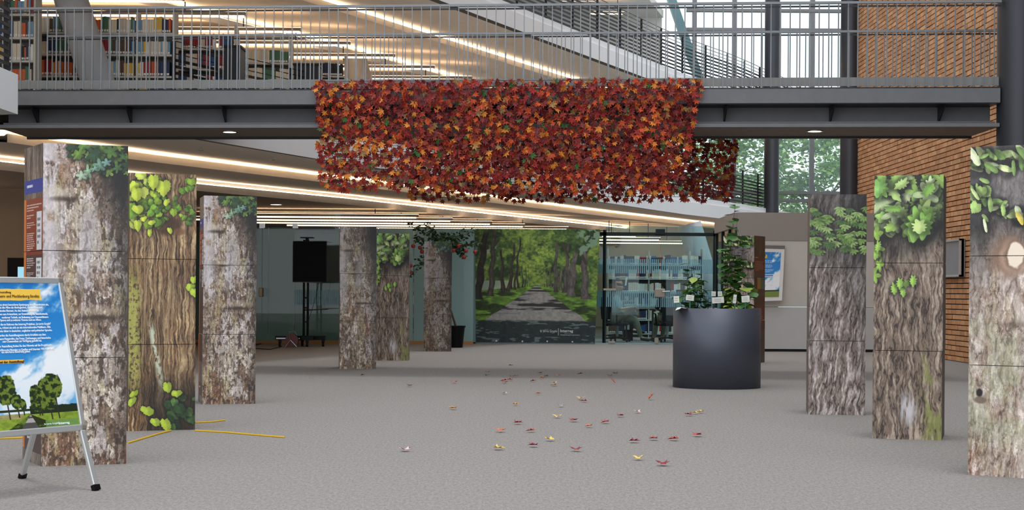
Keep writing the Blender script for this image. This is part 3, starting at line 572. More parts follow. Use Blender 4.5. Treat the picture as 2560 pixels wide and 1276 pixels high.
# ------------------------------------------------------------------ library: bookcases and books
BC = [(150, 34, 36), (34, 44, 84), (214, 204, 186), (32, 78, 130), (206, 96, 48), (228, 216, 196), (70, 118, 90), (222, 182, 80), (24, 26, 36), (236, 234, 228), (120, 160, 190), (96, 70, 52)]
BN = ['red', 'navy', 'cream', 'blue', 'orange', 'pale beige', 'green', 'yellow', 'black', 'white', 'light blue', 'brown']
bmats = [mat('book_' + n_.replace(' ', '_'), c, 0.6, 0, 0.06, 12) for c, n_ in zip(BC, BN)]
lab = mat('spine_label', (235, 235, 230), 0.7)
bookmesh = []
for i, bm_ in enumerate(bmats):
    mb = MB(); mb.box(0, 1, 0, 0.17, 0, 1, 0); mb.box(0.12, 0.88, -0.004, 0.0, 0.06, 0.2, 1); me = mb.build('tmp', [bm_, lab]); bookmesh.append(me.data); D.objects.remove(me)
shelfm = mat('shelf_grey', (196, 194, 186), 0.6, 0.1, 0.03)
UP = []
def bookcase(x0, x1, y, z0, nz, dz, label, group=None, side=None, gap=0.0):
    t = thing('bookcase', label, 'bookcase', ((x0 + x1) / 2, y, z0), group); UP[:] = [x0 + 1 + k for k in range(20)] + [x1]
    top = z0 + 0.1 + nz * dz
    for k in range(nz + 1):
        z = z0 + 0.1 + k * dz
        if k < nz or gap: MB().box(x0, x1, y - 0.02, y + 0.28, z - 0.03, z).build('shelf_board', shelfm, t)
    for xx in (x0, x1): MB().box(xx - 0.015, xx + 0.015, y - 0.03, y + 0.3, z0, top + 0.05).build('side_panel', shelfm, t)
    for xx in [q for q in UP if q < x1 - 0.3]: MB().box(xx - 0.012, xx + 0.012, y, y + 0.28, z0, top).build('upright', shelfm, t)
    MB().box(x0, x1, y + 0.28, y + 0.29, z0, top - 0.3).build('back_panel', mat('shelf_back', (120, 116, 108), 0.8), t)
    return t
rest = MB(); NB = [0]; CNT = {}
NTH = ['first', 'second', 'third', 'fourth', 'fifth', 'sixth', 'seventh', 'eighth', 'ninth', 'tenth', 'eleventh', 'twelfth'] + ['%dth' % i for i in range(13, 60)]
def books(x0, x1, y, z, hmax, where, group, single, pal=None, limit=300):
    x = x0 + 0.02; run = R.randrange(12); k = 0
    while x < x1 - 0.03:
        if k <= 0: run = R.choice(pal) if pal else R.randrange(12); k = R.choice((1, 1, 2, 3, 5)); hh = R.uniform(0.72, 0.95) * hmax; ww = R.uniform(0.024, 0.05)
        w_ = ww * R.uniform(0.95, 1.05); h = hh * R.uniform(0.98, 1.02); k -= 1
        if x + w_ > x1: break
        for q in UP:
            if x < q + 0.02 and x + w_ > q - 0.02: x = q + 0.02
        if x + w_ > x1 - 0.02: break
        if single and NB[0] < limit:
            o = link('book', bookmesh[run]); o.location = (x, y + R.uniform(0, 0.02), z); o.scale = (w_ - 0.003, 1, h); NB[0] += 1
            k_ = (BN[run], where); CNT[k_] = CNT.get(k_, 0) + 1; tag(o, f'{NTH[CNT[k_] - 1]} {BN[run]} book from the left, {where}', 'book', group)
        else: rest.box(x, x + w_ - 0.003, y, y + 0.17, z, z + h, run); rest.box(x + w_ * 0.12, x + w_ * 0.85, y - 0.004, y, z + 0.06 * h, z + 0.2 * h, 12)
        x += w_
ROWN = {4: 'top row', 3: 'second row', 2: 'third row', 1: 'low row', 0: 'low row'}
SH = ['far left bookcase', 'bookcase by the leaning column', 'bookcase behind the railing', 'fourth bookcase', 'last upper bookcase']
cases = [(-12, -7.12, 24.4), (-12, -5.41, 26.1), (-12, -4.71, 27.75), (-12, -4.0, 29.45), (-12, -3.2, 31.2)]
CN = ['bookcase at the far left edge of the upper gallery', 'tall bookcase behind the leaning column', 'bookcase behind the railing, right of the leaning column', 'pale bookcase further along the upper gallery', 'last bookcase along the upper gallery']
for i, (x0, x1, y) in enumerate(cases):
    bookcase(x0, x1, y, 3.7, 5, 0.345, ('grey ' if i != 3 else '') + CN[i] + ', full of books', 'bookcases on the upper gallery', gap=0.0)
    MB().box(x0, x1, y - 0.02, y + 0.28, 5.495, 5.525)
    vis0 = {0: -7.7, 1: -7.75, 2: -5.75, 3: -4.95, 4: -4.2}[i]
    for k in (4, 3, 2, 1):
        z = 3.8 + k * 0.345 + 0.003
        if i == 1 or i == 0: books(vis0, x1, y, z, 0.27, f'{ROWN[k]}, {SH[i]}', f'books in the {CN[i]}', k > 1, [4, 4, 0, 5, 9, 3, 1, 8, 2, 7, 10, 6, 11])
        else: books(vis0, x1, y, z, 0.27, f'{ROWN[k]}, {SH[i]}', f'books in the {CN[i]}', k > 3 and i < 3, {2: [0, 0, 2, 9, 3], 3: [5, 2, 5, 11, 6], 4: [1, 1, 3, 8, 5]}[i])
# ground floor bookcases behind the glass
gx0, gx1 = P(1520, 700, 40).x, P(1756, 700, 40).x
bookcase(gx0, gx1, 40, 0, 6, 0.335, 'long grey bookcase behind the glass door with the seated readers')
for k in range(6): books(gx0, gx1, 40, 0.1 + k * 0.335, 0.25, '', '', False, [2, 5, 2, 1, 1, 3, 9, 8, 0, 11, 5])
bookcase(-2.0, -0.6, 37.5, 0, 7, 0.33, 'bookcase with dark volumes seen beside the left edge of the avenue banner')
for k in range(7): books(-2.0, -0.6, 37.5, 0.1 + k * 0.33, 0.26, '', '', False, [8, 8, 11, 4, 0, 9])
for x0, x1, y in ((-3.5, 1.6, 42.5),):
    bookcase(x0, x1, y, 0, 6, 0.335, 'bookcase deep in the ground floor library behind the banner')
    for k in range(6): books(x0, x1, y, 0.1 + k * 0.335, 0.25, '', '', False)
ro = rest.build('books', bmats + [lab]); ro['kind'] = 'stuff'; ro['label'] = 'further books crowding the shelves of both floors'; ro['category'] = 'books'
# books lying on the cabinet behind the railing
def cabinet(x0, x1, y, z1, label):
    t = thing('black_cabinet', label, 'cabinet', ((x0 + x1) / 2, y, 3.7)); MB().box(x0, x1, y, y + 0.5, 3.7, z1).build('carcass', blackm, t); MB().box(x0 - .02, x1 + .02, y - .02, y + 0.52, z1, z1 + 0.03).build('top_panel', blackp, t)
cabinet(P(560, 150, 24.6).x, P(600, 150, 24.6).x, 24.6, P(560, 118, 24.6).z, 'black cabinet behind the bridge railing beside the louvred railing')
cabinet(P(735, 170, 27.2).x, P(795, 170, 27.2).x, 27.2, P(760, 163, 27.2).z, 'black cabinet further right behind the bridge railing')

# ------------------------------------------------------------------ glass partition wall
GY = 33.6
gw = thing('wall_glazed', '', '', (-3.5, GY, 0), kind='structure')
gdark = mat('green_glass_panel', (66, 100, 82), 0.3, 0, 0.05, 0.8, coat=0.1); grefl = mat('green_glass_painted_reflection', (128, 164, 164), 0.35, 0, 0.05, 0.8, coat=0.2)  # same green glass in two tones; the paler one has reflections painted in
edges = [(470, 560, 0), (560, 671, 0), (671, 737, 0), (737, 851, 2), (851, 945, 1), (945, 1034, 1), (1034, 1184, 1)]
zt = EYE + 156 / F * GY
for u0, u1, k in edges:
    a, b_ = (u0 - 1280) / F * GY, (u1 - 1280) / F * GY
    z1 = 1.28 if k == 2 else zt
    MB().box(a + 0.006, b_ - 0.006, GY, GY + 0.04, 0.07, z1).build('glass_panel', grefl if k == 1 else gdark, gw)
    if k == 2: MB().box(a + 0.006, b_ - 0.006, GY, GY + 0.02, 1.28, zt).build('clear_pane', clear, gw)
MB().box((470 - 1280) / F * GY, (1184 - 1280) / F * GY, GY - 0.02, GY + 0.06, 0, 0.07).build('plinth', wood, gw)
# sliding glass panes in front
gs = thing('glass_screen', 'frameless sliding glass screen with small clips and a brass pull', 'glass screen', (-4.3, 33.2, 0))
a, b_ = P(600, 700, 33.2).x, P(850, 700, 33.2).x; m_ = P(655, 700, 33.2).x
MB().box(a, m_ - .004, 33.2, 33.212, 0.02, 2.75).build('pane', clear, gs); MB().box(m_ + .004, b_, 33.2, 33.212, 0.02, 2.75).build('pane', clear, gs)
sa = P(737, 745, 33.18); MB().box(sa.x, b_, 33.17, 33.18, P(737, 762, 33.2).z, P(737, 725, 33.2).z).build('striped_band', stripef, gs)
for u in (655, 738): p = P(u, 565, 33.18); MB().box(p.x - .05, p.x + .05, 33.16, 33.23, p.z - .05, p.z + .05).build('clip', chrome, gs)
p = P(652, 731, 33.15); bevel(MB().box(p.x - .04, p.x + .04, 33.13, 33.25, p.z - .09, p.z + .09).build('pull_handle', mat('brass_dull', (140, 122, 92), 0.4, 0.6), gs))
# glass front with door, from banner to booth
d1 = thing('door_1', '', '', (3, 34.4, 0), kind='structure')
DY = 34.4
def gx(u): return (u - 1280) / F * DY
z2 = EYE + 152 / F * DY
MB().box(gx(1184), gx(1512), DY, DY + 0.012, 0.03, z2 + 0.02).build('pane', tinted, d1)
MB().box(gx(1514), gx(1649), DY + .03, DY + 0.042, 0.03, z2 - 0.08).build('door_leaf', tinted, d1); MB().box(gx(1651), gx(1785), DY + .03, DY + 0.042, 0.03, z2 - 0.08).build('door_leaf', tinted, d1)
MB().box(gx(1514), gx(1785), DY + .03, DY + 0.042, z2 - 0.02, z2 + 0.12).build('fanlight', tinted, d1)
dk = mat('dark_green_frame', (18, 34, 36), 0.4, 0.3)
for u in (1511, 1787): MB().box(gx(u) - .035, gx(u) + .035, DY, DY + 0.07, 0, z2 + 0.03).build('door_post', dk, d1)
MB().box(gx(1498), gx(1787), DY, DY + 0.06, z2 - 0.09, z2 - 0.02).build('transom', dk, d1); MB().box(gx(1184), gx(1790), DY - .01, DY + 0.05, 0, 0.03).build('threshold', mat('pale_sill', (160, 178, 182), 0.5, 0.3), d1)
MB().box(gx(1638), gx(1661), DY - .06, DY + 0.0, z2 - 0.06, z2 + 0.05).build('door_closer', dk, d1)
MB().box(gx(1184) - .02, gx(1184) + .05, DY - .01, DY + 0.05, 0, z2).build('edge_post', grefl, d1)
for vv0, vv1 in ((648, 684), (728, 768)):
    for ua, ub in ((1514, 1649), (1651, 1785), (1490, 1509)): MB().box(gx(ua), gx(ub), DY + .02, DY + 0.026, EYE + (731 - vv1) / F * DY, EYE + (731 - vv0) / F * DY).build('striped_band', stripef, d1)
    MB().box(gx(1160), gx(1188), DY + .02, DY + 0.026, EYE + (731 - vv1) / F * DY, EYE + (731 - vv0) / F * DY).build('striped_band', stripef, d1)
pm = mat('lock_plate', (176, 166, 154), 0.4, 0.4)
p = P(1650, 733, DY); bevel(MB().box(p.x - .11, p.x + .11, DY - .02, DY + .06, p.z - .09, p.z + .09).build('lock_plate', pm, d1), 0.015); MB().tube([(p.x + .05, DY - .02, p.z + .03), (p.x + .05, DY - .07, p.z + .03), (p.x + .2, DY - .07, p.z + .035)], 0.014).build('lever_handle', chrome, d1)
p = P(1524, 724, DY); MB().box(p.x - .13, p.x + .13, DY - .03, DY + .0, p.z - .02, p.z + .02).build('push_bar', pm, d1)
p = P(1641, 855, DY); MB().box(p.x - .04, p.x + .04, DY - .03, DY + .05, 0.03, 0.14).build('floor_bolt', pm, d1); p = P(1529, 858, DY); MB().box(p.x - .07, p.x + .07, DY - .03, DY + .05, 0.03, 0.07).build('floor_bolt', pm, d1)
# leaning paper roll behind glass
pr = MB(); a = P(1160, 846, 36.3); gz = lambda u, y: Vector((P(u, 846, y).x, y, 0)); pr.hexa([gz(1159, 36.2), gz(1184, 36.2), gz(1184, 36.5), gz(1159, 36.5)], [P(1159, 786, 36.2), P(1162, 786, 36.2), P(1162, 786, 36.5), P(1159, 786, 36.5)])
tag(pr.build('display_wedge', mat('pale_blue_card', (150, 190, 205), 0.6)), 'pale blue wedge shaped card standing behind the glass beside the black pot', 'card')
# avenue banner
av = imgmat('avenue_print', img_avenue(), 0.6, 0.05)
bn = thing('banner', 'large photo banner of a shady tree avenue on the glass wall', 'banner', (1.6, DY - .04, 0))
c = [P(1190, 856, DY - .04), P(1487, 859, DY - .04), P(1500, 574, DY - .04), P(1187, 572, DY - .04)]; bk = [p + Vector((0, 0.012, 0)) for p in c]
mb = MB(); n_ = 10
def bil(s, t, q): return (q[0] * (1 - s) + q[1] * s) * (1 - t) + (q[3] * (1 - s) + q[2] * s) * t
for i in range(n_):
    for j in range(n_):
        s0, s1, t0, t1 = i / n_, (i + 1) / n_, j / n_, (j + 1) / n_
        mb.face([bil(s0, t0, c), bil(s1, t0, c), bil(s1, t1, c), bil(s0, t1, c)], 0, [(s0, t0), (s1, t0), (s1, t1), (s0, t1)])
mb.face([bk[1], bk[0], bk[3], bk[2]], 1)
for i in range(4): mb.face([c[(i + 1) % 4], c[i], bk[i], bk[(i + 1) % 4]], 1)
mb.build('printed_sheet', [av, whitem], bn)
wt = mat('white_print', (226, 232, 232), 0.6, var=0.0)
Yb = DY - 0.045
text('In terris Gryphi', 'lettering', wt, bn, P(1350, 831, Yb), (1, 0, -TH), (0, 0, 1), 0.075, width=42 / F * Yb); text('Interreg', 'lettering', wt, bn, P(1400, 831, Yb), (1, 0, -TH), (0, 0, 1), 0.085, width=32 / F * Yb, bold=0.001)
text('Mecklenburg-Vorpommern', 'lettering', wt, bn, P(1401, 839, Yb), (1, 0, -TH), (0, 0, 1), 0.03, width=48 / F * Yb)
p = P(1396, 832, Yb); MB().box(p.x - .004, p.x + .004, Yb - .002, Yb, p.z - .06, p.z + .09).build('divider_rule', wt, bn)
mb = MB()
for u, v in ((1241, 853), (1306, 854), (1368, 854), (1431, 855)): p = P(u, v, Yb); mb = MB(); mb.box(p.x - .015, p.x + .015, Yb - .004, Yb, p.z - .015, p.z + .015); mb.build('eyelet', chrome, bn)

# ------------------------------------------------------------------ booth on the right
bo = thing('room_booth', 'low grey and white built-in booth at the foot of the brick wall', 'booth', (5.7, 30.8, 0))
fy = 30.8; bx0, bx1 = P(1842, 700, fy).x, 7.24; zt_ = P(1950, 532, fy).z; zm = P(1950, 602, fy).z; zs = P(1950, 768, fy).z
gm = mat('booth_grey', (150, 144, 138), 0.8, 0, 0.02)
MB().box(bx0, bx1, fy, fy + 0.12, zm, zt_).build('upper_fascia', gm, bo); MB().box(bx0, bx1, fy + .01, fy + 0.1, zs + .004, zm - .003).build('wall_panel', mat('booth_panel', (200, 198, 192), 0.7, 0, 0.02), bo); MB().box(bx0, bx1, fy + .01, fy + 0.1, 0.05, zs - .004).build('wall_panel', mat('booth_panel_low', (192, 194, 194), 0.6, 0, 0.02), bo)
MB().box(bx0, bx1, fy + .02, fy + 0.1, 0, 0.05).build('plinth', blackm, bo)
q0, q1 = Vector((bx0, fy + .06, 0)), Vector((P(1791, 700, 34.2).x, 34.2, 0)); dd = (q1 - q0).normalized()
MB().bar(q0 + Vector((0, 0, zt_ - .14)), q1 + Vector((0, 0, zt_ - .14)), 0.1, 0.28).build('side_header', gm, bo)
for k in range(4): p = q0 + (q1 - q0) * k / 3; MB().box(p.x - .03, p.x + .03, p.y - .05, p.y + .05, 0, zt_ - .28).build('side_post', dk, bo)
for k in range(3): a = q0 + (q1 - q0) * (k + .02) / 3; b_ = q0 + (q1 - q0) * (k + .98) / 3; MB().bar(a + Vector((0, 0, 1.1)), b_ + Vector((0, 0, 1.1)), 0.012, 2.1).build('side_pane', tinted, bo)
MB().hexa([(bx0 + .02, fy + .12, zt_ - .05), (bx1, fy + .12, zt_ - .05), (bx1, 34.2, zt_ - .05), (q1.x, 34.2, zt_ - .05)], [(bx0 + .02, fy + .12, zt_), (bx1, fy + .12, zt_), (bx1, 34.2, zt_), (q1.x, 34.2, zt_)]).build('roof_panel', gm, bo)
# framed poster hanging on the booth
def sky_img(h, w_, horizon):
    Y, X = np.mgrid[0:h, 0:w_]; Y = Y / h; X = X / w_
    im = np.zeros((h, w_, 3)) + rgb((44, 140, 214)); im = mixc(im, (20, 110, 190), ss(0.5, 0.0, Y) * 0.5); n = NZ(Y * 5 + X * 2, X * 4, 5, 5)
    im = mixc(im, (244, 248, 252), ss(0.5, 0.68, n + 0.16 * (Y / horizon - 0.72) + 0.08 * ss(0.5, 1, X) * ss(.3, .6, Y))); return im, Y, X
def tree_img(im, cx, cy, rx, ry, seed, base, tw=0.006, c1=(30, 48, 22), c2=(104, 124, 44)):
    h, w_ = im.shape[:2]; Y, X = np.mgrid[0:h, 0:w_]; Y = Y / h; X = X / w_
    m = ss(tw, tw * 0.4, np.abs(X - cx - 0.15 * (Y - cy) * 0.3)) * (Y > cy) * (Y < base); im = mixc(im, (52, 44, 36), m)
    q = np.hypot((X - cx) / rx, (Y - cy) / ry) + 0.5 * (NZ(Y * 24, X * 24, seed, 4) - 0.5); m = ss(1.0, 0.9, q)
    col = rgb(c1)[None, None] + (rgb(c2) - rgb(c1))[None, None] * ss(0.42, 0.65, NZ(Y * 50, X * 50, seed + 2, 3))[..., None]; return im * (1 - m[..., None]) + col * m[..., None]
im, Y, X = sky_img(330, 230, 0.86)
im = mixc(im, (120, 140, 60), (Y > 0.86) * 1.0); im = mixc(im, (36, 50, 26), ss(0.84, 0.845, Y) * (Y < 0.87)); im = mixc(im, (240, 244, 248), ((Y > 0.49) & (Y < 0.545)) * 1.0); im = mixc(im, (50, 90, 150), ((Y > 0.505) & (Y < 0.53) & (X > 0.45) & (X < 0.8)) * 1.0)
im = tree_img(im, 0.2, 0.7, 0.3, 0.13, 3, 0.88, 0.02); im = mixc(im, (240, 190, 60), ((Y > 0.06) & (Y < 0.13) & (X < 0.62)) * 1.0)
rr = random.Random(3)
for k in range(12):
    y = 0.18 + k * 0.025
    if k % 4 == 3: continue
    x = 0.06
    while x < 0.7 + 0.1 * rr.random(): q = rr.uniform(.02, .06); im[int(y * 330):int(y * 330) + 3, int(x * 230):int((x + q) * 230)] = rgb((220, 232, 245)); x += q + 0.015
im2 = imgmat('small_poster_print', im)
fp = thing('poster_frame', 'white framed blue poster hanging on the pale booth wall', 'poster', (3.9, fy, 0.9))
c = [P(1850, 755, fy - .14), P(1955, 752, fy - .14), P(1962, 615, fy - .07), P(1850, 612, fy - .07)]; bk = [p + Vector((0, 0.05, 0)) for p in c]
MB().hexa([c[0], c[1], bk[1], bk[0]], [c[3], c[2], bk[2], bk[3]]).build('frame_board', whitem, fp)
mb = MB(); o_ = Vector((0, -0.004, 0)); mb.face([bil(0.1, .07, c) + o_, bil(0.92, .07, c) + o_, bil(0.92, .88, c) + o_, bil(0.1, .88, c) + o_], 0, [(0, 0), (1, 0), (1, 1), (0, 1)]); mb.build('printed_sheet', im2, fp)
MB().hexa([bil(0, .94, c) + o_, bil(1, .94, c) + o_, bk[2], bk[3]], [c[3] + o_ * 8, c[2] + o_ * 8, bk[2] + Vector((0, 0, .02)), bk[3] + Vector((0, 0, .02))]).build('clamp_bar', mat('grey_clamp', (132, 132, 132), 0.5), fp)
text('der Alleen', 'lettering', mat('poster_ink', (90, 60, 20), 0.7), fp, bil(0.32, .80, c) + o_ * 2, (1, 0, 0), (0, 0, 1), 0.05, width=0.22)
# black foot on floor by booth
fl = MB(); p = PZ(1945, 878); fl.tube([p + Vector((-.35, .1, .05)), p + Vector((0, 0, .05))], 0.025); fl.tube([p + Vector((0, -.05, .03)), p + Vector((-.12, -.25, .02))], 0.018)
tag(fl.build('stand_foot', blackm), 'black metal stand foot lying at the base of the booth', 'stand')
# notice board on the brick wall
nb = thing('notice_board', 'shallow grey glazed notice board on the brick wall', 'notice board', (7.2, 27.8, 1.9))
ya, yb_ = 7.2 * F / (2403 - 1280), 7.2 * F / (2345 - 1280)
za, zb = P(2403, 692, ya).z, P(2403, 597, ya).z
MB().box(7.2, 7.26, ya, yb_, za, zb).build('backboard', mat('board_grey', (128, 132, 138), 0.4, 0.1, coat=0.4), nb)
for (y0, y1, z0_, z1_) in ((ya, ya + .04, za, zb), (yb_ - .04, yb_, za, zb), (ya, yb_, za, za + .03), (ya, yb_, zb - .03, zb)): MB().box(7.17, 7.24, y0, y1, z0_, z1_).build('frame', alu, nb)
# wall display left
wd = thing('wall_display', 'black framed display on the taupe wall at the left edge', 'display', P(60, 680, 30.95))
a = P(20, 645, 30.95); MB().box(a.x, a.x + 1.0, 30.92, 30.99, a.z - .75, a.z).build('casing', blackp, wd); MB().box(a.x + .2, a.x + .9, 30.9, 30.92, a.z - .66, a.z - .17).build('screen', emit('blue_screen', (150, 205, 225), 0.9), wd)

# ------------------------------------------------------------------ tree trunk columns (printed boxes)
side_l = imgmat('side_print_lilac', img_side('lilac')); side_d = imgmat('side_print_dark', img_side('dark')); side_p = mat('side_board', (104, 92, 84), 0.6, 0, 0.15, 3, stretch=(8, 8, 0.6))
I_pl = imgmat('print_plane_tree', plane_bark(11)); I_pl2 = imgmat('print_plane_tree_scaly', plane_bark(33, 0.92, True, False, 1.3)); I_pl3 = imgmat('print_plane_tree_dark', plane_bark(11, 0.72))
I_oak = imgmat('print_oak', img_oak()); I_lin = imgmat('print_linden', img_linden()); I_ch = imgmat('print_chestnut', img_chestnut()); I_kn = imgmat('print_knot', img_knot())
def trunk(label, A, B, front, left=side_p, right=side_p, seams=(0.333, 0.665), H=2.0, dv=None):
    A, B = Vector((A[0], A[1], 0)), Vector((B[0], B[1], 0)); e = B - A; n_ = Vector(dv) if dv else Vector((-e.y, e.x, 0)); Cc, Dd = B + n_, A + n_
    t = thing('trunk_column', label, 'display column', (A + Cc) / 2, 'square display columns printed with tree trunks')
    zs_ = [0, 1 - seams[1], 1 - seams[0], 1]
    for k in range(3):
        z0, z1 = zs_[k] * H + (0.002 if k else 0), zs_[k + 1] * H - 0.002; v0, v1 = z0 / H, z1 / H; mb = MB(); cen = (A + Cc) / 2; j = Vector((R.uniform(-.003, .003), R.uniform(-.003, .003), 0))
        for i, (p, q, m) in enumerate(((A, B, 0), (B, Cc, 2), (Cc, Dd, 3), (Dd, A, 1))):
            p, q = p + j, q + j; mb.face([p + Vector((0, 0, z0)), q + Vector((0, 0, z0)), q + Vector((0, 0, z1)), p + Vector((0, 0, z1))], m, [(0, v0), (1, v0), (1, v1), (0, v1)])
        mb.face([x + j + Vector((0, 0, z1)) for x in (A, B, Cc, Dd)], 4); mb.face([x + j + Vector((0, 0, z0)) for x in (Dd, Cc, B, A)], 4)
        mb.build('box_segment', [front, left, right, side_p, mat('card_edge', (196, 190, 182), 0.8)], t)
    return t
def rot(A, ang, w_=0.515): a = math.radians(ang); return (A[0] + w_ * math.cos(a), A[1] + w_ * math.sin(a))
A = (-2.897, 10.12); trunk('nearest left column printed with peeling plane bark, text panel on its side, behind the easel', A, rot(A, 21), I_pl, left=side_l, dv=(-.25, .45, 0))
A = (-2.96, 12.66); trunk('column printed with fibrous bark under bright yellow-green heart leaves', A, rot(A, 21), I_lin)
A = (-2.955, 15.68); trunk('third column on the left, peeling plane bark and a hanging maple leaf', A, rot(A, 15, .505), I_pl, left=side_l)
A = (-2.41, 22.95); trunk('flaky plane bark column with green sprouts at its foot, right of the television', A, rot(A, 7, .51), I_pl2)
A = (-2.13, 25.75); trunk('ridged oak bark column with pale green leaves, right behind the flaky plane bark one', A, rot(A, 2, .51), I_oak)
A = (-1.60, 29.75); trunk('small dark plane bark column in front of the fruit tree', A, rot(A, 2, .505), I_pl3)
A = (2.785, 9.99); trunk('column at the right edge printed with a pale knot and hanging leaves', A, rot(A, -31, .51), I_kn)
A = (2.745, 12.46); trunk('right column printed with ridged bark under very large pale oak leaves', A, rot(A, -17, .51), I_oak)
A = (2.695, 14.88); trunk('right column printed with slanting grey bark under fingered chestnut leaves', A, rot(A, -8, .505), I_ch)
A = (3.33, 25.86); trunk('column behind the planter with a red text panel on its dark side', A, (3.78, 25.62), I_kn, right=side_d)

# ------------------------------------------------------------------ leaf curtains
LC = [(146, 42, 38), (128, 54, 54), (200, 84, 44), (226, 138, 54), (160, 124, 78), (66, 108, 56), (160, 66, 50), (104, 28, 34)]
LN = ['red', 'wine red', 'orange', 'yellow-orange', 'tan', 'green', 'rust red', 'dark red']
lmats = [mat('leaf_' + n_.replace(' ', '_').replace('-', '_'), c, 0.6, 0, 0.2, 25, spec=0.3) for c, n_ in zip(LC, LN)]
def leaf_pts(r, fold=0.25):
    o = []
    for k, (a, q) in enumerate([(-90, .30), (-60, .62), (-38, .40), (-8, .95), (14, .5), (50, 1.0), (68, .55), (90, 1.1), (112, .55), (130, 1.0), (166, .5), (188, .95), (218, .40), (240, .62)]):
        a = math.radians(a); x, z = math.cos(a) * q * r, math.sin(a) * q * r; o.append(Vector((x, -fold * abs(x) + 0.1 * r * math.sin(k * 2.1), z)))
    return o
LP = leaf_pts(1.0)
lmesh = []
for i in range(8):
    mb = MB()
    for k in range(14): mb.face([(0, 0, 0), LP[k], LP[(k + 1) % 14]], 0)
    mb.face([(-.03, .0, -.3), (.03, 0, -.3), (.03, -.1, -.9), (-.03, -.1, -.9)], 0)
    o = mb.build('tmp', lmats[i]); lmesh.append(o.data); D.objects.remove(o)
def pick(r): return r.choices(range(8), [20, 22, 16, 12, 4, 2, 16, 9])[0]
def curtain(label, quad, Yf, step, size, seed, n_single, dens=1.0, dark=False):
    r = random.Random(seed); ctr = P((quad[0][0] + quad[1][0]) / 2, quad[0][1], Yf(0))
    t = thing('leaf_curtain', label, 'leaf garland', ctr)
    n = 0; mb = MB(); sp = []
    (ul, vt), (ur, vt2), (lr, vb2), (ll, vb) = quad; rows = int((vb - vt) / step); cols = int((ur - ul) / step)
    for i in range(rows + 1):
        for j in range(cols + 1):
            for rep in range(2):
                if r.random() > dens * (1 if rep == 0 else 0.55): continue
                s = (j + r.uniform(-.5, .5)) / cols; q = (i + r.uniform(-.5, .5)) / rows
                if s < -.01 or s > 1.01: continue
                if q > 0.9 and r.random() < 0.35: continue
                ua = ul + (ll - ul) * q; ub = ur + (lr - ur) * q; va = vt + (vb - vt) * q; vb_ = vt2 + (vb2 - vt2) * q
                u = ua + (ub - ua) * s; v = va + (vb_ - va) * s
                sp.append((P(u, v, Yf(s) + 0.05 * math.sin(s * 40) + r.uniform(-.07, .02)), pick(r), size * r.uniform(.75, 1.15), r.uniform(-1.1, 1.1), r.uniform(-.7, .7), r.uniform(-.9, .9)))
    r.shuffle(sp); big_ = sorted(range(len(sp)), key=lambda k: sp[k][0].y - sp[k][2] * 3)[:n_single]; bs = set(big_)
    for k, (p, c_, s, ry, rx, rz) in enumerate(sp):
        M = Matrix.Translation(p) @ Matrix.Rotation(rz, 4, 'Z') @ Matrix.Rotation(rx, 4, 'X') @ Matrix.Rotation(math.pi + ry, 4, 'Y') @ Matrix.Scale(s, 4)
        if k in bs:
            o = link('leaf', lmesh[c_], t); o.matrix_basis = M
        else:
            pts = [M @ q for q in LP]; c0 = M @ Vector((0, 0, 0)); b0 = len(mb.v); mb.v += [tuple(c0)] + [tuple(q) for q in pts]
            for j in range(14): mb.f.append((b0, b0 + 1 + j, b0 + 1 + (j + 1) % 14)); mb.m.append(c_); mb.uv.append(None)
    mb.build('leaf_mass', lmats, t, kind='stuff')
    nb_ = MB(); g = 0.075
    for j in range(int(cols * step / 14) + 1):
        s = j / int(cols * step / 14); a = P(ul + (ur - ul) * s, vt + (vt2 - vt) * s, Yf(s) + .03); b_ = P(ll + (lr - ll) * s, vb + (vb2 - vb) * s - 4, Yf(s) + .03); nb_.bar(a, b_, 0.005, 0.005)
    for i in range(int((vb - vt) / 14) + 1):
        q = i / int((vb - vt) / 14); pr_ = [P((ul + (ll - ul) * q) * (1 - s) + (ur + (lr - ur) * q) * s, (vt + (vb - vt) * q) * (1 - s) + (vt2 + (vb2 - vt2) * q) * s - 4, Yf(s) + .03) for s in np.linspace(0, 1, 9)]
        for a, b_ in zip(pr_, pr_[1:]): nb_.bar(a, b_, 0.005, 0.005)
    nb_.build('netting', blackm, t, kind='stuff')
nearY = lambda s: BY((785 + 970 * s - 1280) / F * 21.1, -0.12)
curtain('wide curtain of red and orange maple leaves hung over the near bridge rail', [(790, 208), (1752, 203), (1700, 478), (808, 470)], nearY, 11.2, 0.060, 3, 300, 0.95)
farY = lambda s: BY((1030 + 820 * s - 1280) / F * 22.8, 1.85)
curtain('darker leaf curtain hanging from the far side of the bridge, showing at right and below', [(1030, 322), (1848, 325), (1822, 496), (1028, 498)], farY, 11.5, 0.058, 5, 120, 0.97)

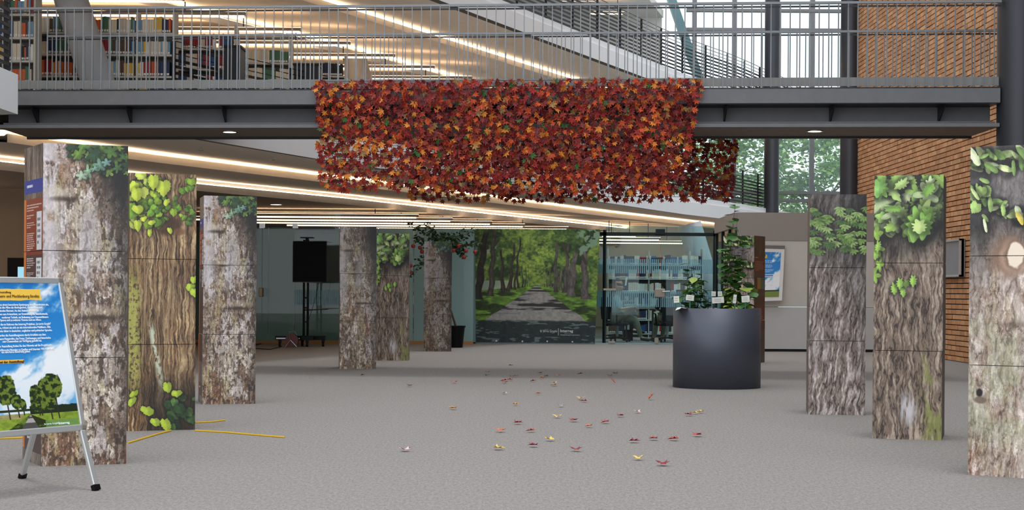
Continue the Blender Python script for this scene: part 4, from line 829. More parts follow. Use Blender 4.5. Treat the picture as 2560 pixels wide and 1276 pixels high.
# ------------------------------------------------------------------ fallen leaves on the carpet
FLV = [(1025,968,'brown'),(1135,959,'orange'),(1219,934,'brown'),(1218,942,'green'),(1278,917,'grey-brown'),(1280,945,'brown'),(1292,944,'brown'),(1277,953,'red'),(1262,955,'red'),(1261,960,'red'),(1350,936,'brown'),(1335,956,'red'),(1353,948,'orange'),(1365,944,'brown'),(1394,943,'orange'),(1386,961,'tan'),(1387,967,'tan'),(1262,987,'pale pink'),(1346,988,'orange'),(1288,1015,'yellow-orange'),(1134,1025,'yellow-orange'),(1292,1062,'crimson'),(1393,1046,'yellow'),(1251,1082,'orange'),(1329,1082,'red'),(1376,1104,'yellow'),(1335,1119,'crimson'),(1243,1126,'yellow'),(1014,1130,'pale pink'),
 (1452,938,'brown'),(1538,937,'grey-brown'),(1524,943,'brown'),(1534,961,'orange'),(1452,1000,'tan'),(1462,1007,'red'),(1626,1001,'orange'),(1402,1019,'pale pink'),(1593,1034,'pale pink'),(1550,1044,'crimson'),(1433,1056,'crimson'),(1515,1060,'red'),(1474,1070,'orange'),(1720,1041,'crimson'),(1736,1037,'yellow'),(1753,1034,'yellow'),(1742,1093,'red'),(1582,1108,'crimson'),(1636,1102,'red'),(1687,1103,'red'),(1440,1130,'crimson'),(1595,1152,'yellow'),(1657,1166,'crimson'),(908,941,'brown')]
FC = {'brown': (112, 72, 44), 'orange': (206, 100, 50), 'green': (60, 120, 70), 'grey-brown': (70, 66, 60), 'red': (172, 48, 44), 'tan': (188, 160, 116), 'pale pink': (216, 186, 186), 'yellow-orange': (216, 148, 40), 'yellow': (222, 190, 90), 'crimson': (140, 22, 40)}
fm_ = {k: mat('fallen_leaf_' + k.replace(' ', '_').replace('-', '_'), c, 0.6, 0, 0.15, 30) for k, c in FC.items()}; fmesh = {}
for k in FC:
    mb = MB(); q = leaf_pts(1.0, 0.35)
    for j in range(14): mb.face([(0, 0.0, 0), q[j], q[(j + 1) % 14]])
    mb.face([(-.03, 0, -.3), (.03, 0, -.3), (.03, -.05, -.95), (-.03, -.05, -.95)]); o = mb.build('tmp', fm_[k]); fmesh[k] = o.data; D.objects.remove(o)
by = {}
for i, (u, v, k) in enumerate(FLV): by.setdefault(k, []).append((v, i))
ORDS = ['nearest', 'second nearest', 'third nearest', 'fourth nearest', 'fifth nearest', 'sixth nearest', 'seventh nearest', 'eighth nearest', 'ninth nearest', 'tenth nearest']
rr = random.Random(11)
for k, l in by.items():
    l.sort(reverse=True)
    for rank, (v, i) in enumerate(l):
        u = FLV[i][0]; p = PZ(u, v); o = link('fallen_leaf', fmesh[k]); up = (u, v) in ((1534, 961), (1626, 1001))
        o.matrix_basis = Matrix.Translation(p + Vector((0, 0, 0.017 if not up else 0.03))) @ Matrix.Rotation(rr.uniform(0, 6.28), 4, 'Z') @ Matrix.Rotation(-math.pi / 2 + (0.9 if up else rr.uniform(-.1, .1)), 4, 'X') @ Matrix.Rotation(rr.uniform(-.1, .1), 4, 'Y') @ Matrix.Scale(0.05 * rr.uniform(.85, 1.15), 4)
        tag(o, f'{k} fallen maple leaf on the grey carpet, ' + (f'{ORDS[rank]} of the {k} ones' if len(l) > 1 else 'the only one in that colour'), 'leaf', 'fallen leaves on the carpet')

# ------------------------------------------------------------------ yellow cords by the linden column
ym = mat('yellow_cord', (222, 176, 30), 0.7)
for lbl, pts in (('yellow cord on the carpet running right from the yellow-leaved column', [(488, 1079), (560, 1083), (640, 1090), (712, 1096)]), ('short yellow cord behind the right corner of the yellow-leaved column', [(488, 1059), (530, 1057), (562, 1053)]), ('yellow cord on the carpet curving left from the foot of the yellow-leaved column', [(320, 1110), (360, 1098), (400, 1086), (427, 1079)]), ('yellow cord on the carpet behind the easel legs', [(-60, 1101), (0, 1099), (60, 1097)])):
    tag(MB().tube([PZ(u, v) + Vector((0, 0, 0.006)) for u, v in pts], 0.007, 6).build('cord', ym), lbl, 'cord')

# ------------------------------------------------------------------ easel sign
BR = P(213, 1076, 9.02); BLp = P(0, 1097, 8.53); e1 = (BR - BLp); e1.z = 0; e1.normalize()
a_ = P(153, 695, 1.0); Yt = e1.dot(BR) / e1.dot(Vector((a_.x, 1, 0))); TR = P(153, 695, Yt); TR = TR - e1 * e1.dot(TR - BR) * 0
up = (TR - BR); Hh = up.length; up.normalize(); nrm = e1.cross(up); W = 1.02
if nrm.y > 0: nrm = -nrm
sg = thing('easel_sign', 'silver easel sign with a blue sky and avenue poster, German text', 'sign', (BR.x - .3, BR.y - .3, 0))
def sp_(s, t, d=0): return BR - e1 * s + up * t + nrm * d      # s leftwards from right edge
fwid = 0.034
for nm, a, b_ in (('frame_rail', sp_(W, .017), sp_(0.02, .017)), ('frame_rail', sp_(W, Hh - .017), sp_(0.02, Hh - .017)), ('frame_stile', sp_(.017, 0.03), sp_(.017, Hh - .02)), ('frame_stile', sp_(W, 0.03), sp_(W, Hh - .02))):
    bevel(MB().bar(a, b_, fwid if 'rail' in nm else fwid, 0.022, up=nrm).build(nm, alu, sg), 0.006)
for t_ in (0.017, Hh - .017):
    o = MB().bar(sp_(0.036, t_), sp_(-0.006, t_), 0.036, 0.026, up=nrm).build('corner_cap', mat('grey_corner', (120, 112, 104), 0.5), sg); bevel(o, 0.01)
c = [sp_(W, .03, .004), sp_(.03, .03, .004), sp_(.03, Hh - .03, .004), sp_(W, Hh - .03, .004)]
MB().hexa([q - nrm * .012 for q in c], [q - nrm * .002 for q in c]).build('backing_board', whitem, sg)
def st(u, v):        # photo pixel -> (s, t) on sign plane
    o = Vector((0, 0, EYE)); d = P(u, v, 1.0) - o; k = (BR - o).dot(nrm) / d.dot(nrm); q = o + d * k - BR; return -q.dot(e1), q.dot(up)
sw, sh_ = W - .03, Hh - .06
def cv(u, v): s, t = st(u, v); return 1 - (s - .03) / sw, 1 - (t - .03) / sh_
im, Y, X = sky_img(760, 900, 0.84)
hx, hy = cv(75, 1036); im = mixc(im, (196, 222, 242), ss(0.55, 0.85, Y) * 0.4)
im = mixc(im, (240, 246, 252), ss(cv(210, 0)[0], cv(80, 0)[0] - .05, X) * 0)
field = Y > cv(75, 1034)[1]; im = mixc(im, (160, 190, 62), field * 1.0); im = mixc(im, (196, 186, 120), (field & (X < hx - .05) & (Y < cv(0, 1052)[1])) * 1.0)
im *= (1 - field[..., None] * (0.35 * NZ(Y * 60, X * 40, 3)[..., None]))
im = mixc(im, (28, 44, 24), ss(0.0, 0.006, Y - cv(110, 1016)[1] + 0.012 * NZ(Y * 0, X * 50, 6)) * (Y < cv(110, 1034)[1]) * (X > hx)); im = mixc(im, (38, 52, 30), ((Y > cv(0, 1028)[1]) & (Y < cv(0, 1034)[1]) & (X < hx)) * 1.0)
g_ = np.clip(Y - hy, 0, 1); xr = cv(100, 1075)[0] - hx; xl = cv(50, 1080)[0] - hx; yb2 = cv(75, 1078)[1] - hy
vg = ss(0, .01, g_ * 1.9 - np.abs(X - hx - g_ * .2)) * (g_ > 0); im = mixc(im, (96, 124, 40), vg * 0.9); im *= (1 - 0.6 * vg * ss(.5, .6, NZ(Y * 30, X * 10, 9)))[..., None]
rd = (X > hx + xl * g_ / yb2) & (X < hx + xr * g_ / yb2) & (g_ > 0); im = mixc(im, (176, 170, 166), rd * 1.0); im *= (1 - 0.55 * rd * ss(.5, .55, NZ((g_ ** .5) * 30, X * 2, 11)))[..., None]
for (u, v, du, dv, ub, vb_) in ((118, 985, 24, 42, 0, 1050), (92, 1000, 20, 36, 0, 1040), (10, 975, 28, 42, 0, 1052), (40, 1005, 15, 22, 0, 1046), (55, 1012, 9, 16, 0, 1040), (100, 1012, 22, 18, 0, 1040), (132, 965, 22, 36, 0, 1048)):
    x, y = cv(u, v); x1 = cv(u + du, v)[0]; y1 = cv(u, v + dv)[1]; im = tree_img(im, x, y, abs(x1 - x), abs(y1 - y), u, cv(u, vb_)[1], 0.006, c2=(112, 130, 46))
x0, y0 = cv(0, 722); x1, y1 = cv(104, 752); wob = 0.012 * (NZ(Y * 20, X * 10, 3) - .5)
im = mixc(im, (250, 204, 84), ss(0, .002, (x1 - X) + wob * 2) * ss(0, .002, (Y - y0) + wob) * ss(0, .002, (y1 - Y) + wob)); x1, y1 = cv(60, 908); y0 = cv(30, 900)[1]
im = mixc(im, (252, 190, 60), ((X < x1) & (Y > y0) & (Y < y1)) * 1.0)
x0, y0 = cv(112, 1052); im = mixc(im, (110, 150, 80), ((X > x0) & (X < .99) & (Y > y0) & (Y < cv(150, 1072)[1])) * 0.85)
mb = MB(); mb.face([c[0], c[1], c[2], c[3]], 0, [(0, 0), (1, 0), (1, 1), (0, 1)]); mb.build('poster', imgmat('easel_print', im, 0.4, 0.3), sg)
ink = mat('brown_ink', (88, 62, 30), 0.7); wi = mat('white_ink', (240, 246, 252), 0.7, var=0.0)
def line(body, u, v, size, m, cw, bold=0.0, lead=''):
    s, t = st(u, v); wdt = cw * len(body); text(body, 'lettering', m, sg, sp_(s + wdt, t, .006), e1, up, size, width=wdt, bold=bold)
line('Ausstellung', 26, 734, .016, ink, .0072); line('Alleen in Vorpommern und Mecklenburg-Strelitz', 97, 745, .023, ink, .0098)
CW = .0083
for body, u, v in (('Wir laden Sie zu einem besonderen Spaziergang unter Baumkronen ein,', 120, 765), ('entdecken Sie hier jetzt die Allee als ökologisches, historisches und', 104, 772), ('verbindendes Element. An den Station erhalten Sie', 95, 780), ('Wissen zum Artenschutz, zur Entwicklung des Baumbestands,', 118, 788), ('moderner Technik, zur Bedeutung von Chausseehäusern', 119, 796), ('Spuren und zu weiteren Themen rund um Alleen.', 102, 803),
    ('Ausstellung, die im Rahmen des Interreg Projektes „In terris Gryphi“', 126, 813), ('wurde, richtet sie sich an ein internationales Publikum. Alle', 125, 821), ('Texte daher in deutscher, englischer und polnischer Sprache.', 129, 829), ('werden die Ausstellungstexte durch Artefakte aus dem', 113, 840), ('unsere Neustrelitz, das Fotos, Zeichnungen und historische', 125, 848), ('zum Chausseebau zur Verfügung gestellt hat.', 103, 855),
    ('der Ausstellung finden Sie den Hinweis auf die Projektseite', 128, 866), ('weiterführende Hinweise zu Quellen und Literatur. Wir freuen uns,', 135, 875), ('uns eine kurze Bewertung geben.', 74, 882)): line(body, u, v, .0165, wi, .0062, .0003)
line('Spaß bei der Ausstellung!', 59, 907, .016, ink, .0085, .0008); line('In terris Gryphi', 144, 1061, .014, wi, .006); line('Interreg', 172, 1060, .018, wi, .0095, .0005); line('Mecklenburg-Vorpommern', 186, 1067, .007, wi, .0042)
def leg(name, a, b_): bevel(MB().bar(a, b_, 0.036, 0.022, up=nrm).build(name, alu, sg), 0.005); q = b_ + (b_ - a).normalized() * 0.01; MB().bar(b_ - (b_ - a).normalized() * .02, q, 0.042, 0.028, up=nrm).build('foot_cap', blackp, sg)
f1 = PZ(240, 1222, 0.012); leg('leg', sp_(.025, 0), f1); f2 = f1 - e1 * (W - .04); leg('leg', sp_(W - .02, 0), f2)
f3 = PZ(56, 1192, 0.012); t3 = P(84, 1085, f3.y - 0.12); top3 = sp_(W * .55, Hh * .9, -.02)
leg('rear_leg', f3 + (t3 - f3) * 3.2, f3); leg('rear_leg', f3 + (t3 - f3) * 3.2 - e1 * .6, f3 - e1 * .6)
MB().bar(f3 + (t3 - f3) * 3.2 - e1 * .6, f3 + (t3 - f3) * 3.2, 0.02, 0.02).build('cross_bar', alu, sg)

# ------------------------------------------------------------------ planter with seedlings
pc = Vector((P(1792.5, 771, 19.1).x, 19.1, 0)); rad = .508; PH = P(1792, 771, 19.1 - rad * 0.0).z
pt_ = thing('planter', 'large round anthracite steel planter full of seedlings', 'planter', pc)
pm_ = mat('brushed_anthracite', (84, 88, 100), 0.5, 0.45, 0.05, 60, stretch=(0.4, 0.4, 9))
MB().lathe([(rad - .02, 0), (rad, 0.0), (rad, PH), (rad - .015, PH), (rad - .015, PH - .09)], pc, 96).build('drum', pm_, pt_, smooth=False)
for p_ in D.objects['drum'].data.polygons: p_.use_smooth = abs(p_.normal.z) < 0.2
MB().lathe([(0, PH - .07), (rad - .016, PH - .07)], pc, 48).build('soil', mat('soil', (66, 50, 38), 0.95, 0, 0.2, 30, 0.5), pt_)
gms = [mat('seedling_green', (66, 112, 52), 0.5, 0, 0.15, 20), mat('seedling_dark', (44, 84, 46), 0.5, 0, 0.15, 20), mat('seedling_yellow', (138, 158, 62), 0.5, 0, 0.15, 20)]
def lmesh_simple(m, w_=.42):
    mb = MB(); pr_ = [(0, .0), (.25, .8), (.5, 1), (.75, .7), (1, 0)]
    for s in (-1, 1):
        for (a, x0), (b2, x1) in zip(pr_, pr_[1:]): mb.face([(0, a, -.1 * a * a), (s * x0 * w_, a, .06 * x0 - .1 * a * a), (s * x1 * w_, b2, .06 * x1 - .1 * b2 * b2), (0, b2, -.1 * b2 * b2)])
    o = mb.build('tmp', m); d = o.data; D.objects.remove(o); return d
LM = [lmesh_simple(m) for m in gms] + [lmesh_simple(gms[0], .62)]
def plant(name, label, base, tips, nl, ls, mi, seed, group=None, cat='plant', bend=.12):
    nl = int(nl * 1.4); r = random.Random(seed); t = thing(name, label, cat, base, group)
    for tp in tips:
        b0, t1 = Vector(base) + Vector((r.uniform(-.02, .02), r.uniform(-.02, .02), 0)), Vector(tp); n = 8; w1 = Vector((r.uniform(-bend, bend), r.uniform(-bend, bend), 0))
        pts = [b0.lerp(t1, k / n) + w1 * math.sin(math.pi * k / n) * (t1 - b0).length for k in range(n + 1)]
        MB().tube(pts, .006, 6, r2=.002).build('stem', woodm if mi == 3 else gms[1], t)
        for k in range(nl):
            q = (k + 1.5) / (nl + 1); i0 = min(n - 1, int(q * n)); p = pts[i0].lerp(pts[i0 + 1], q * n - i0)
            o = link('leaf', LM[mi if r.random() < .8 else r.randrange(3)], t); az = k * 2.4 + r.uniform(-.3, .3)
            o.matrix_basis = Matrix.Translation(p) @ Matrix.Rotation(az, 4, 'Z') @ Matrix.Rotation(r.uniform(-.7, .6), 4, 'X') @ Matrix.Scale(ls * r.uniform(.9, 1.5), 4)
    return t
zb_ = PH - .07
def pp(u, v, dy=0.0, Y=19.1): return P(u, v, Y + dy)
G_ = 'seedlings in the planter'
plant('seedling', 'bushy green seedling at the left side of the planter', (pp(1727, 780).x, 19.0, zb_), [pp(1712, 700), pp(1735, 672), pp(1745, 690), pp(1725, 715), pp(1700, 735)], 9, .09, 0, 1, G_)
plant('seedling', 'thin upright sapling with a bare crooked tip left of centre', (pp(1740, 780).x, 19.2, zb_), [pp(1722, 655, .1), pp(1752, 690, .1), pp(1765, 720, .1)], 9, .085, 1, 2, G_)
plant('seedling', 'small dark green seedling behind the middle name card', (pp(1765, 780).x, 18.95, zb_), [pp(1758, 735), pp(1772, 740), pp(1780, 755)], 7, .07, 1, 3, G_)
plant('climbing_sapling', 'tall twining sapling climbing well above the planter', (pp(1818, 780).x, 19.2, zb_), [pp(1838, 512, .1), pp(1812, 620, .1), pp(1850, 640, .1), pp(1862, 600, .1)], 26, .085, 3, 4, None, bend=.05)
plant('seedling', 'yellowish leafy seedling right of the tall sapling', (pp(1825, 780).x, 18.95, zb_), [pp(1826, 715), pp(1834, 725), pp(1818, 735)], 12, .07, 2, 5, G_)
plant('seedling', 'broad leaved seedling at the right side of the planter', (pp(1862, 780).x, 19.0, zb_), [pp(1862, 690), pp(1880, 705), pp(1850, 725)], 5, .13, 0, 6, G_)
card = mat('paper_card', (236, 236, 226), 0.8, 0, .02)
for i, (u, v, w_, h, l) in enumerate(((1691, 749, 14, 17, 'small white name card at the left rim of the planter'), (1725, 745, 20, 14, 'white name card under the left bushy seedling'), (1737, 727, 10, 11, 'tiny white card tilted among the left seedlings'), (1795, 751, 30, 15, 'widest white name card at the middle of the planter'), (1784, 735, 11, 12, 'upright white card behind the widest card, left one'), (1800, 735, 11, 12, 'upright white card behind the widest card, right one'), (1837, 748, 8, 22, 'narrow folded white card right of the tall sapling'), (1864, 748, 20, 16, 'white name card at the right rim of the planter'))):
    yy = 18.85 if i not in (2, 4, 5) else 19.15; p = P(u, v, yy); t = thing('name_card', l, 'card', (p.x, yy, zb_))
    a = math.radians(R.uniform(-6, 6)); e = Vector((math.cos(a), 0, math.sin(a))); n_ = Vector((-math.sin(a), 0, math.cos(a))); hw, hh = w_ / F * yy / 2, h / F * yy / 2; cpt = p
    q = [cpt - e * hw - n_ * hh, cpt + e * hw - n_ * hh, cpt + e * hw + n_ * hh, cpt - e * hw + n_ * hh]; o_ = Vector((0, .003, 0)); MB().hexa([x for x in q], [x + o_ for x in q]).build('paper', card, t)
    for k in (-.3, .3): MB().box(p.x - hw * .6, p.x + hw * .5, yy - .002, yy - .001, p.z + k * hh - .0015, p.z + k * hh + .0015).build('writing_line', mat('pencil_grey', (120, 120, 120), .8), t)
    MB().box(p.x - .008, p.x + .008, yy + .004, yy + .010, zb_ - .02, p.z).build('stake', mat('green_stake', (56, 110, 98), 0.5), t)
p = P(1697, 772, 18.75); pg = MB(); n_ = 6
for i in range(n_):
    for j in range(3):
        f_ = lambda s, t: Vector((p.x - .04 + s * .14 + t * .03, 18.74 + t * .16, PH + .004 + .006 * math.sin(s * 5) + (-.03 * (1 - s) * (1 - t) if s < .4 else 0)))
        pg.face([f_(i / n_, j / 3), f_((i + 1) / n_, j / 3), f_((i + 1) / n_, (j + 1) / 3), f_(i / n_, (j + 1) / 3)])
tag(pg.build('paper_sheet', card), 'curled white paper sheet draped over the left rim of the planter', 'paper')

# ------------------------------------------------------------------ fruit tree in black pot
tb = PZ(1148, 862); tb = Vector((tb.x, 31.9, 0))
pot = thing('plant_pot', 'black plastic pot behind the small dark bark column', 'pot', tb)
zp = P(1148, 815, 31.9).z; MB().lathe([(0, 0), (.125, 0), (.165, zp - .03), (.18, zp - .03), (.18, zp), (.165, zp), (.15, zp - .04), (0, zp - .04)], tb, 32).build('tub', blackp, pot, smooth=False)
ft = thing('fruit_tree', 'small leafy fruit tree with red apples rising from the black pot', 'tree', (tb.x, tb.y, zp - .04))
r = random.Random(4); tx = P(1110, 640, 31.9); base = Vector((tb.x, tb.y, zp - .05))
MB().tube([base, base.lerp(tx, .5) + Vector((-.1, 0, 0)), tx], .022, 8, r2=.014).build('trunk', woodm, ft)
tips = [(1022, 556), (1030, 595), (1065, 556), (1078, 580), (1060, 620), (1048, 660), (1110, 585), (1130, 590), (1026, 690), (1160, 580), (1185, 575), (1175, 615), (1150, 625), (1165, 645), (1200, 610), (1140, 600), (1092, 600)]
fol = MB(); lp = [(0, 0), (.35, .34), (.75, .3), (1, 0), (.75, -.3), (.35, -.34)]
for i, (u, v) in enumerate(tips):
    e = P(u, v, 31.9 + r.uniform(-.15, .15)); mid = tx.lerp(e, .5) + Vector((0, 0, .1 if v < 640 else .18)); pts = [tx, tx.lerp(mid, .5), mid, mid.lerp(e, .5), e]
    MB().tube(pts, .008, 5, r2=.003).build('branch', woodm, ft)
    for k in range(38):
        q = .4 + .62 * (k / 38); i0 = min(3, int(q * 4)); c_ = pts[i0].lerp(pts[i0 + 1], min(1, q * 4 - i0)) + Vector((r.gauss(0, .035), r.gauss(0, .04), r.gauss(0, .035))); M = Matrix.Translation(c_) @ Matrix.Rotation(r.uniform(0, 6.3), 4, 'Z') @ Matrix.Rotation(r.uniform(-1, 1), 4, 'X') @ Matrix.Rotation(r.uniform(-1, 1), 4, 'Y') @ Matrix.Scale(r.uniform(.055, .09), 4)
        fol.face([M @ Vector((a, b2, .1 * abs(b2))) for a, b2 in lp], 0)
fol.build('foliage', mat('apple_leaf', (46, 76, 42), 0.5, 0, 0.2, 20), ft, kind='stuff')
ap = mat('apple_red', (150, 44, 36), 0.35, 0, 0.2, 12)
for i, (u, v) in enumerate(((1033, 616), (1050, 620), (1055, 630), (1025, 681), (1026, 665), (1147, 615), (1134, 627), (1165, 628), (1160, 644), (1188, 631))):
    c_ = P(u, v, 31.75); MB().lathe([(0, .034), (.012, .04), (.03, .034), (.04, .012), (.038, -.015), (.02, -.036), (0, -.032)], c_, 14).build('apple', ap, ft, smooth=True)
    MB().tube([c_ + Vector((0, 0, .03)), c_ + Vector((.01, 0, .09))], .003, 5).build('stalk', woodm, ft)

# ------------------------------------------------------------------ television cart
ty = 32.1; tv = thing('television_cart', 'black flat television on a wheeled black stand with a small shelf', 'television', P(765, 870, ty))
a, b_ = P(733, 706, ty), P(818, 604, ty); bevel(MB().box(a.x, b_.x, ty - .1, ty - .05, a.z, b_.z).build('casing', blackp, tv), .006)
MB().box(a.x + .015, b_.x - .015, ty - .103, ty - .099, a.z + .02, b_.z - .012).build('screen', mat('screen_glass', (4, 5, 7), 0.3, 0, 0, spec=0.05), tv)
MB().box(a.x + .1, b_.x - .1, ty - .11, ty - .1, a.z - .006, a.z + .004).build('bezel_strip', steel, tv)
for u in (760, 770): x = P(u, 700, ty).x; MB().tube([(x, ty, .2), (x, ty, P(760, 600, ty).z)], .022, 12).build('upright_pole', blackp, tv)
for v in (770, 805, 745): p = P(765, v, ty); MB().box(p.x - .05, p.x + .05, ty - .02, ty + .02, p.z - .015, p.z + .015).build('pole_clamp', blackp, tv)
p = P(768, 596, ty); MB().box(p.x - .12, p.x + .13, ty - .15, ty + .1, p.z, p.z + .018).build('camera_shelf', blackp, tv); MB().box(p.x - .03, p.x + .03, ty - .03, ty + .03, p.z - .06, p.z).build('shelf_post', blackp, tv)
p = P(790, 776, ty); MB().hexa([(p.x - .2, ty - .2, p.z - .01), (p.x + .23, ty - .2, p.z + .01), (p.x + .23, ty + .15, p.z + .01), (p.x - .2, ty + .15, p.z - .01)], [(p.x - .2, ty - .2, p.z + .015), (p.x + .23, ty - .2, p.z + .02), (p.x + .23, ty + .15, p.z + .02), (p.x - .2, ty + .15, p.z + .015)]).build('equipment_shelf', blackp, tv)
a, b_ = P(690, 850, ty - .3), P(811, 862, ty - .3); MB().box(a.x, a.x + .5, ty - .42, ty - .32, .13, .21).build('base_beam', blackp, tv); MB().box(a.x + .42, b_.x, ty - .2, ty - .1, .13, .21).build('base_beam', blackp, tv); MB().box(P(745, 850, ty).x, P(790, 850, ty).x, ty - .42, ty + .2, .13, .2).build('base_plate', blackp, tv)
MB().box(a.x + .02, a.x + .48, ty - .425, ty - .42, .15, .175).build('base_strip', alu, tv)
for u, dy in ((700, -.37), (768, -.37), (808, -.15), (756, .15)):
    x = P(u, 850, ty + dy).x; y = ty + dy
    cs = MB().tube([(x - .02, y, .045), (x + .02, y, .045)], .045, 16).build('castor', blackp, tv); MB().tube([(x - .024, y, .045), (x + .024, y, .045)], .018, 10).build('hub', chrome, cs); MB().box(x - .03, x + .03, y - .02, y + .02, .08, .13).build('castor_fork', blackp, tv)
tag(MB().tube([P(797, 706, ty + .05), P(790, 740, ty + .05), P(780, 775, ty + .05), P(772, 800, ty + .05)], .004, 5).build('power_cable', blackp), 'thin black cable hanging down behind the television stand', 'cable')
rl = thing('cable_reel', 'dark red cable reel standing on the television cart base', 'cable reel', (P(730, 860, ty).x, ty - .25, 0.0)); cx_ = P(731, 858, ty - .5); cx_ = Vector((cx_.x, ty - .56, .135)); redm = mat('reel_red', (96, 28, 26), .4)
for dy in (-.05, .03): MB().tube([cx_ + Vector((0, dy, .0)), cx_ + Vector((0, dy + .012, .0))], .125, 28).build('reel_disc', redm if dy < 0 else blackp, rl)
MB().tube([cx_ + Vector((0, -.04, 0)), cx_ + Vector((0, .03, 0))], .095, 24).build('wound_cable', blackp, rl)
MB().tube([cx_ + Vector((-.11, -.08, -.13)), cx_ + Vector((-.02, -.08, .0)), cx_ + Vector((-.05, -.08, .16)), cx_ + Vector((.06, -.08, .17)), cx_ + Vector((.1, -.08, .1))], .01, 8).build('carry_handle', chrome, rl); MB().tube([cx_ + Vector((-.02, -.08, 0)), cx_ + Vector((.1, -.08, -.125))], .01, 8).build('support_leg', chrome, rl)
tag(MB().tube([PZ(560, 868) + Vector((0, 0, .008)), PZ(640, 873) + Vector((0, 0, .008)), PZ(675, 875) + Vector((0, 0, .008)), PZ(705, 868) + Vector((0, 0, .008))], .008, 6).build('floor_cable', blackp), 'black cable lying on the carpet left of the television cart', 'cable')
tag(MB().tube([PZ(600, 860) + Vector((0, 0, .01)), PZ(648, 857) + Vector((0, 0, .01)), PZ(653, 861) + Vector((0, 0, .01)), PZ(640, 865) + Vector((0, 0, .01)), PZ(600, 866) + Vector((0, 0, .01))], .008, 6).build('floor_cable', blackp), 'looped end of black cable near the column on the left', 'cable')

# ------------------------------------------------------------------ readers behind the glass
def skin(name, joints, edges, m, parent, sub=2):
    me = D.meshes.new(name); ks = list(joints); me.from_pydata([joints[k][0] for k in ks], [(ks.index(a), ks.index(b2)) for a, b2 in edges], []); me.materials.append(m)
    o = link(name, me, parent); mo = o.modifiers.new('skin', 'SKIN'); mo.use_smooth_shade = True
    for i, k in enumerate(ks): q = joints[k][1]; me.skin_vertices[0].data[i].radius = q if isinstance(q, tuple) else (q, q)
    me.skin_vertices[0].data[0].use_root = True
    s = o.modifiers.new('sub', 'SUBSURF'); s.levels = sub; s.render_levels = sub; return o
skn = mat('skin', (196, 150, 124), 0.6, 0, .04); shirt = mat('pale_shirt', (196, 204, 206), .8); trous = mat('khaki_trousers', (140, 136, 116), .85); shoe = mat('dark_shoe', (30, 30, 34), .6); hairb = mat('brown_hair', (52, 38, 30), .8); hairk = mat('black_hair', (16, 14, 16), .7); darkc = mat('black_jumper', (24, 26, 34), .85)
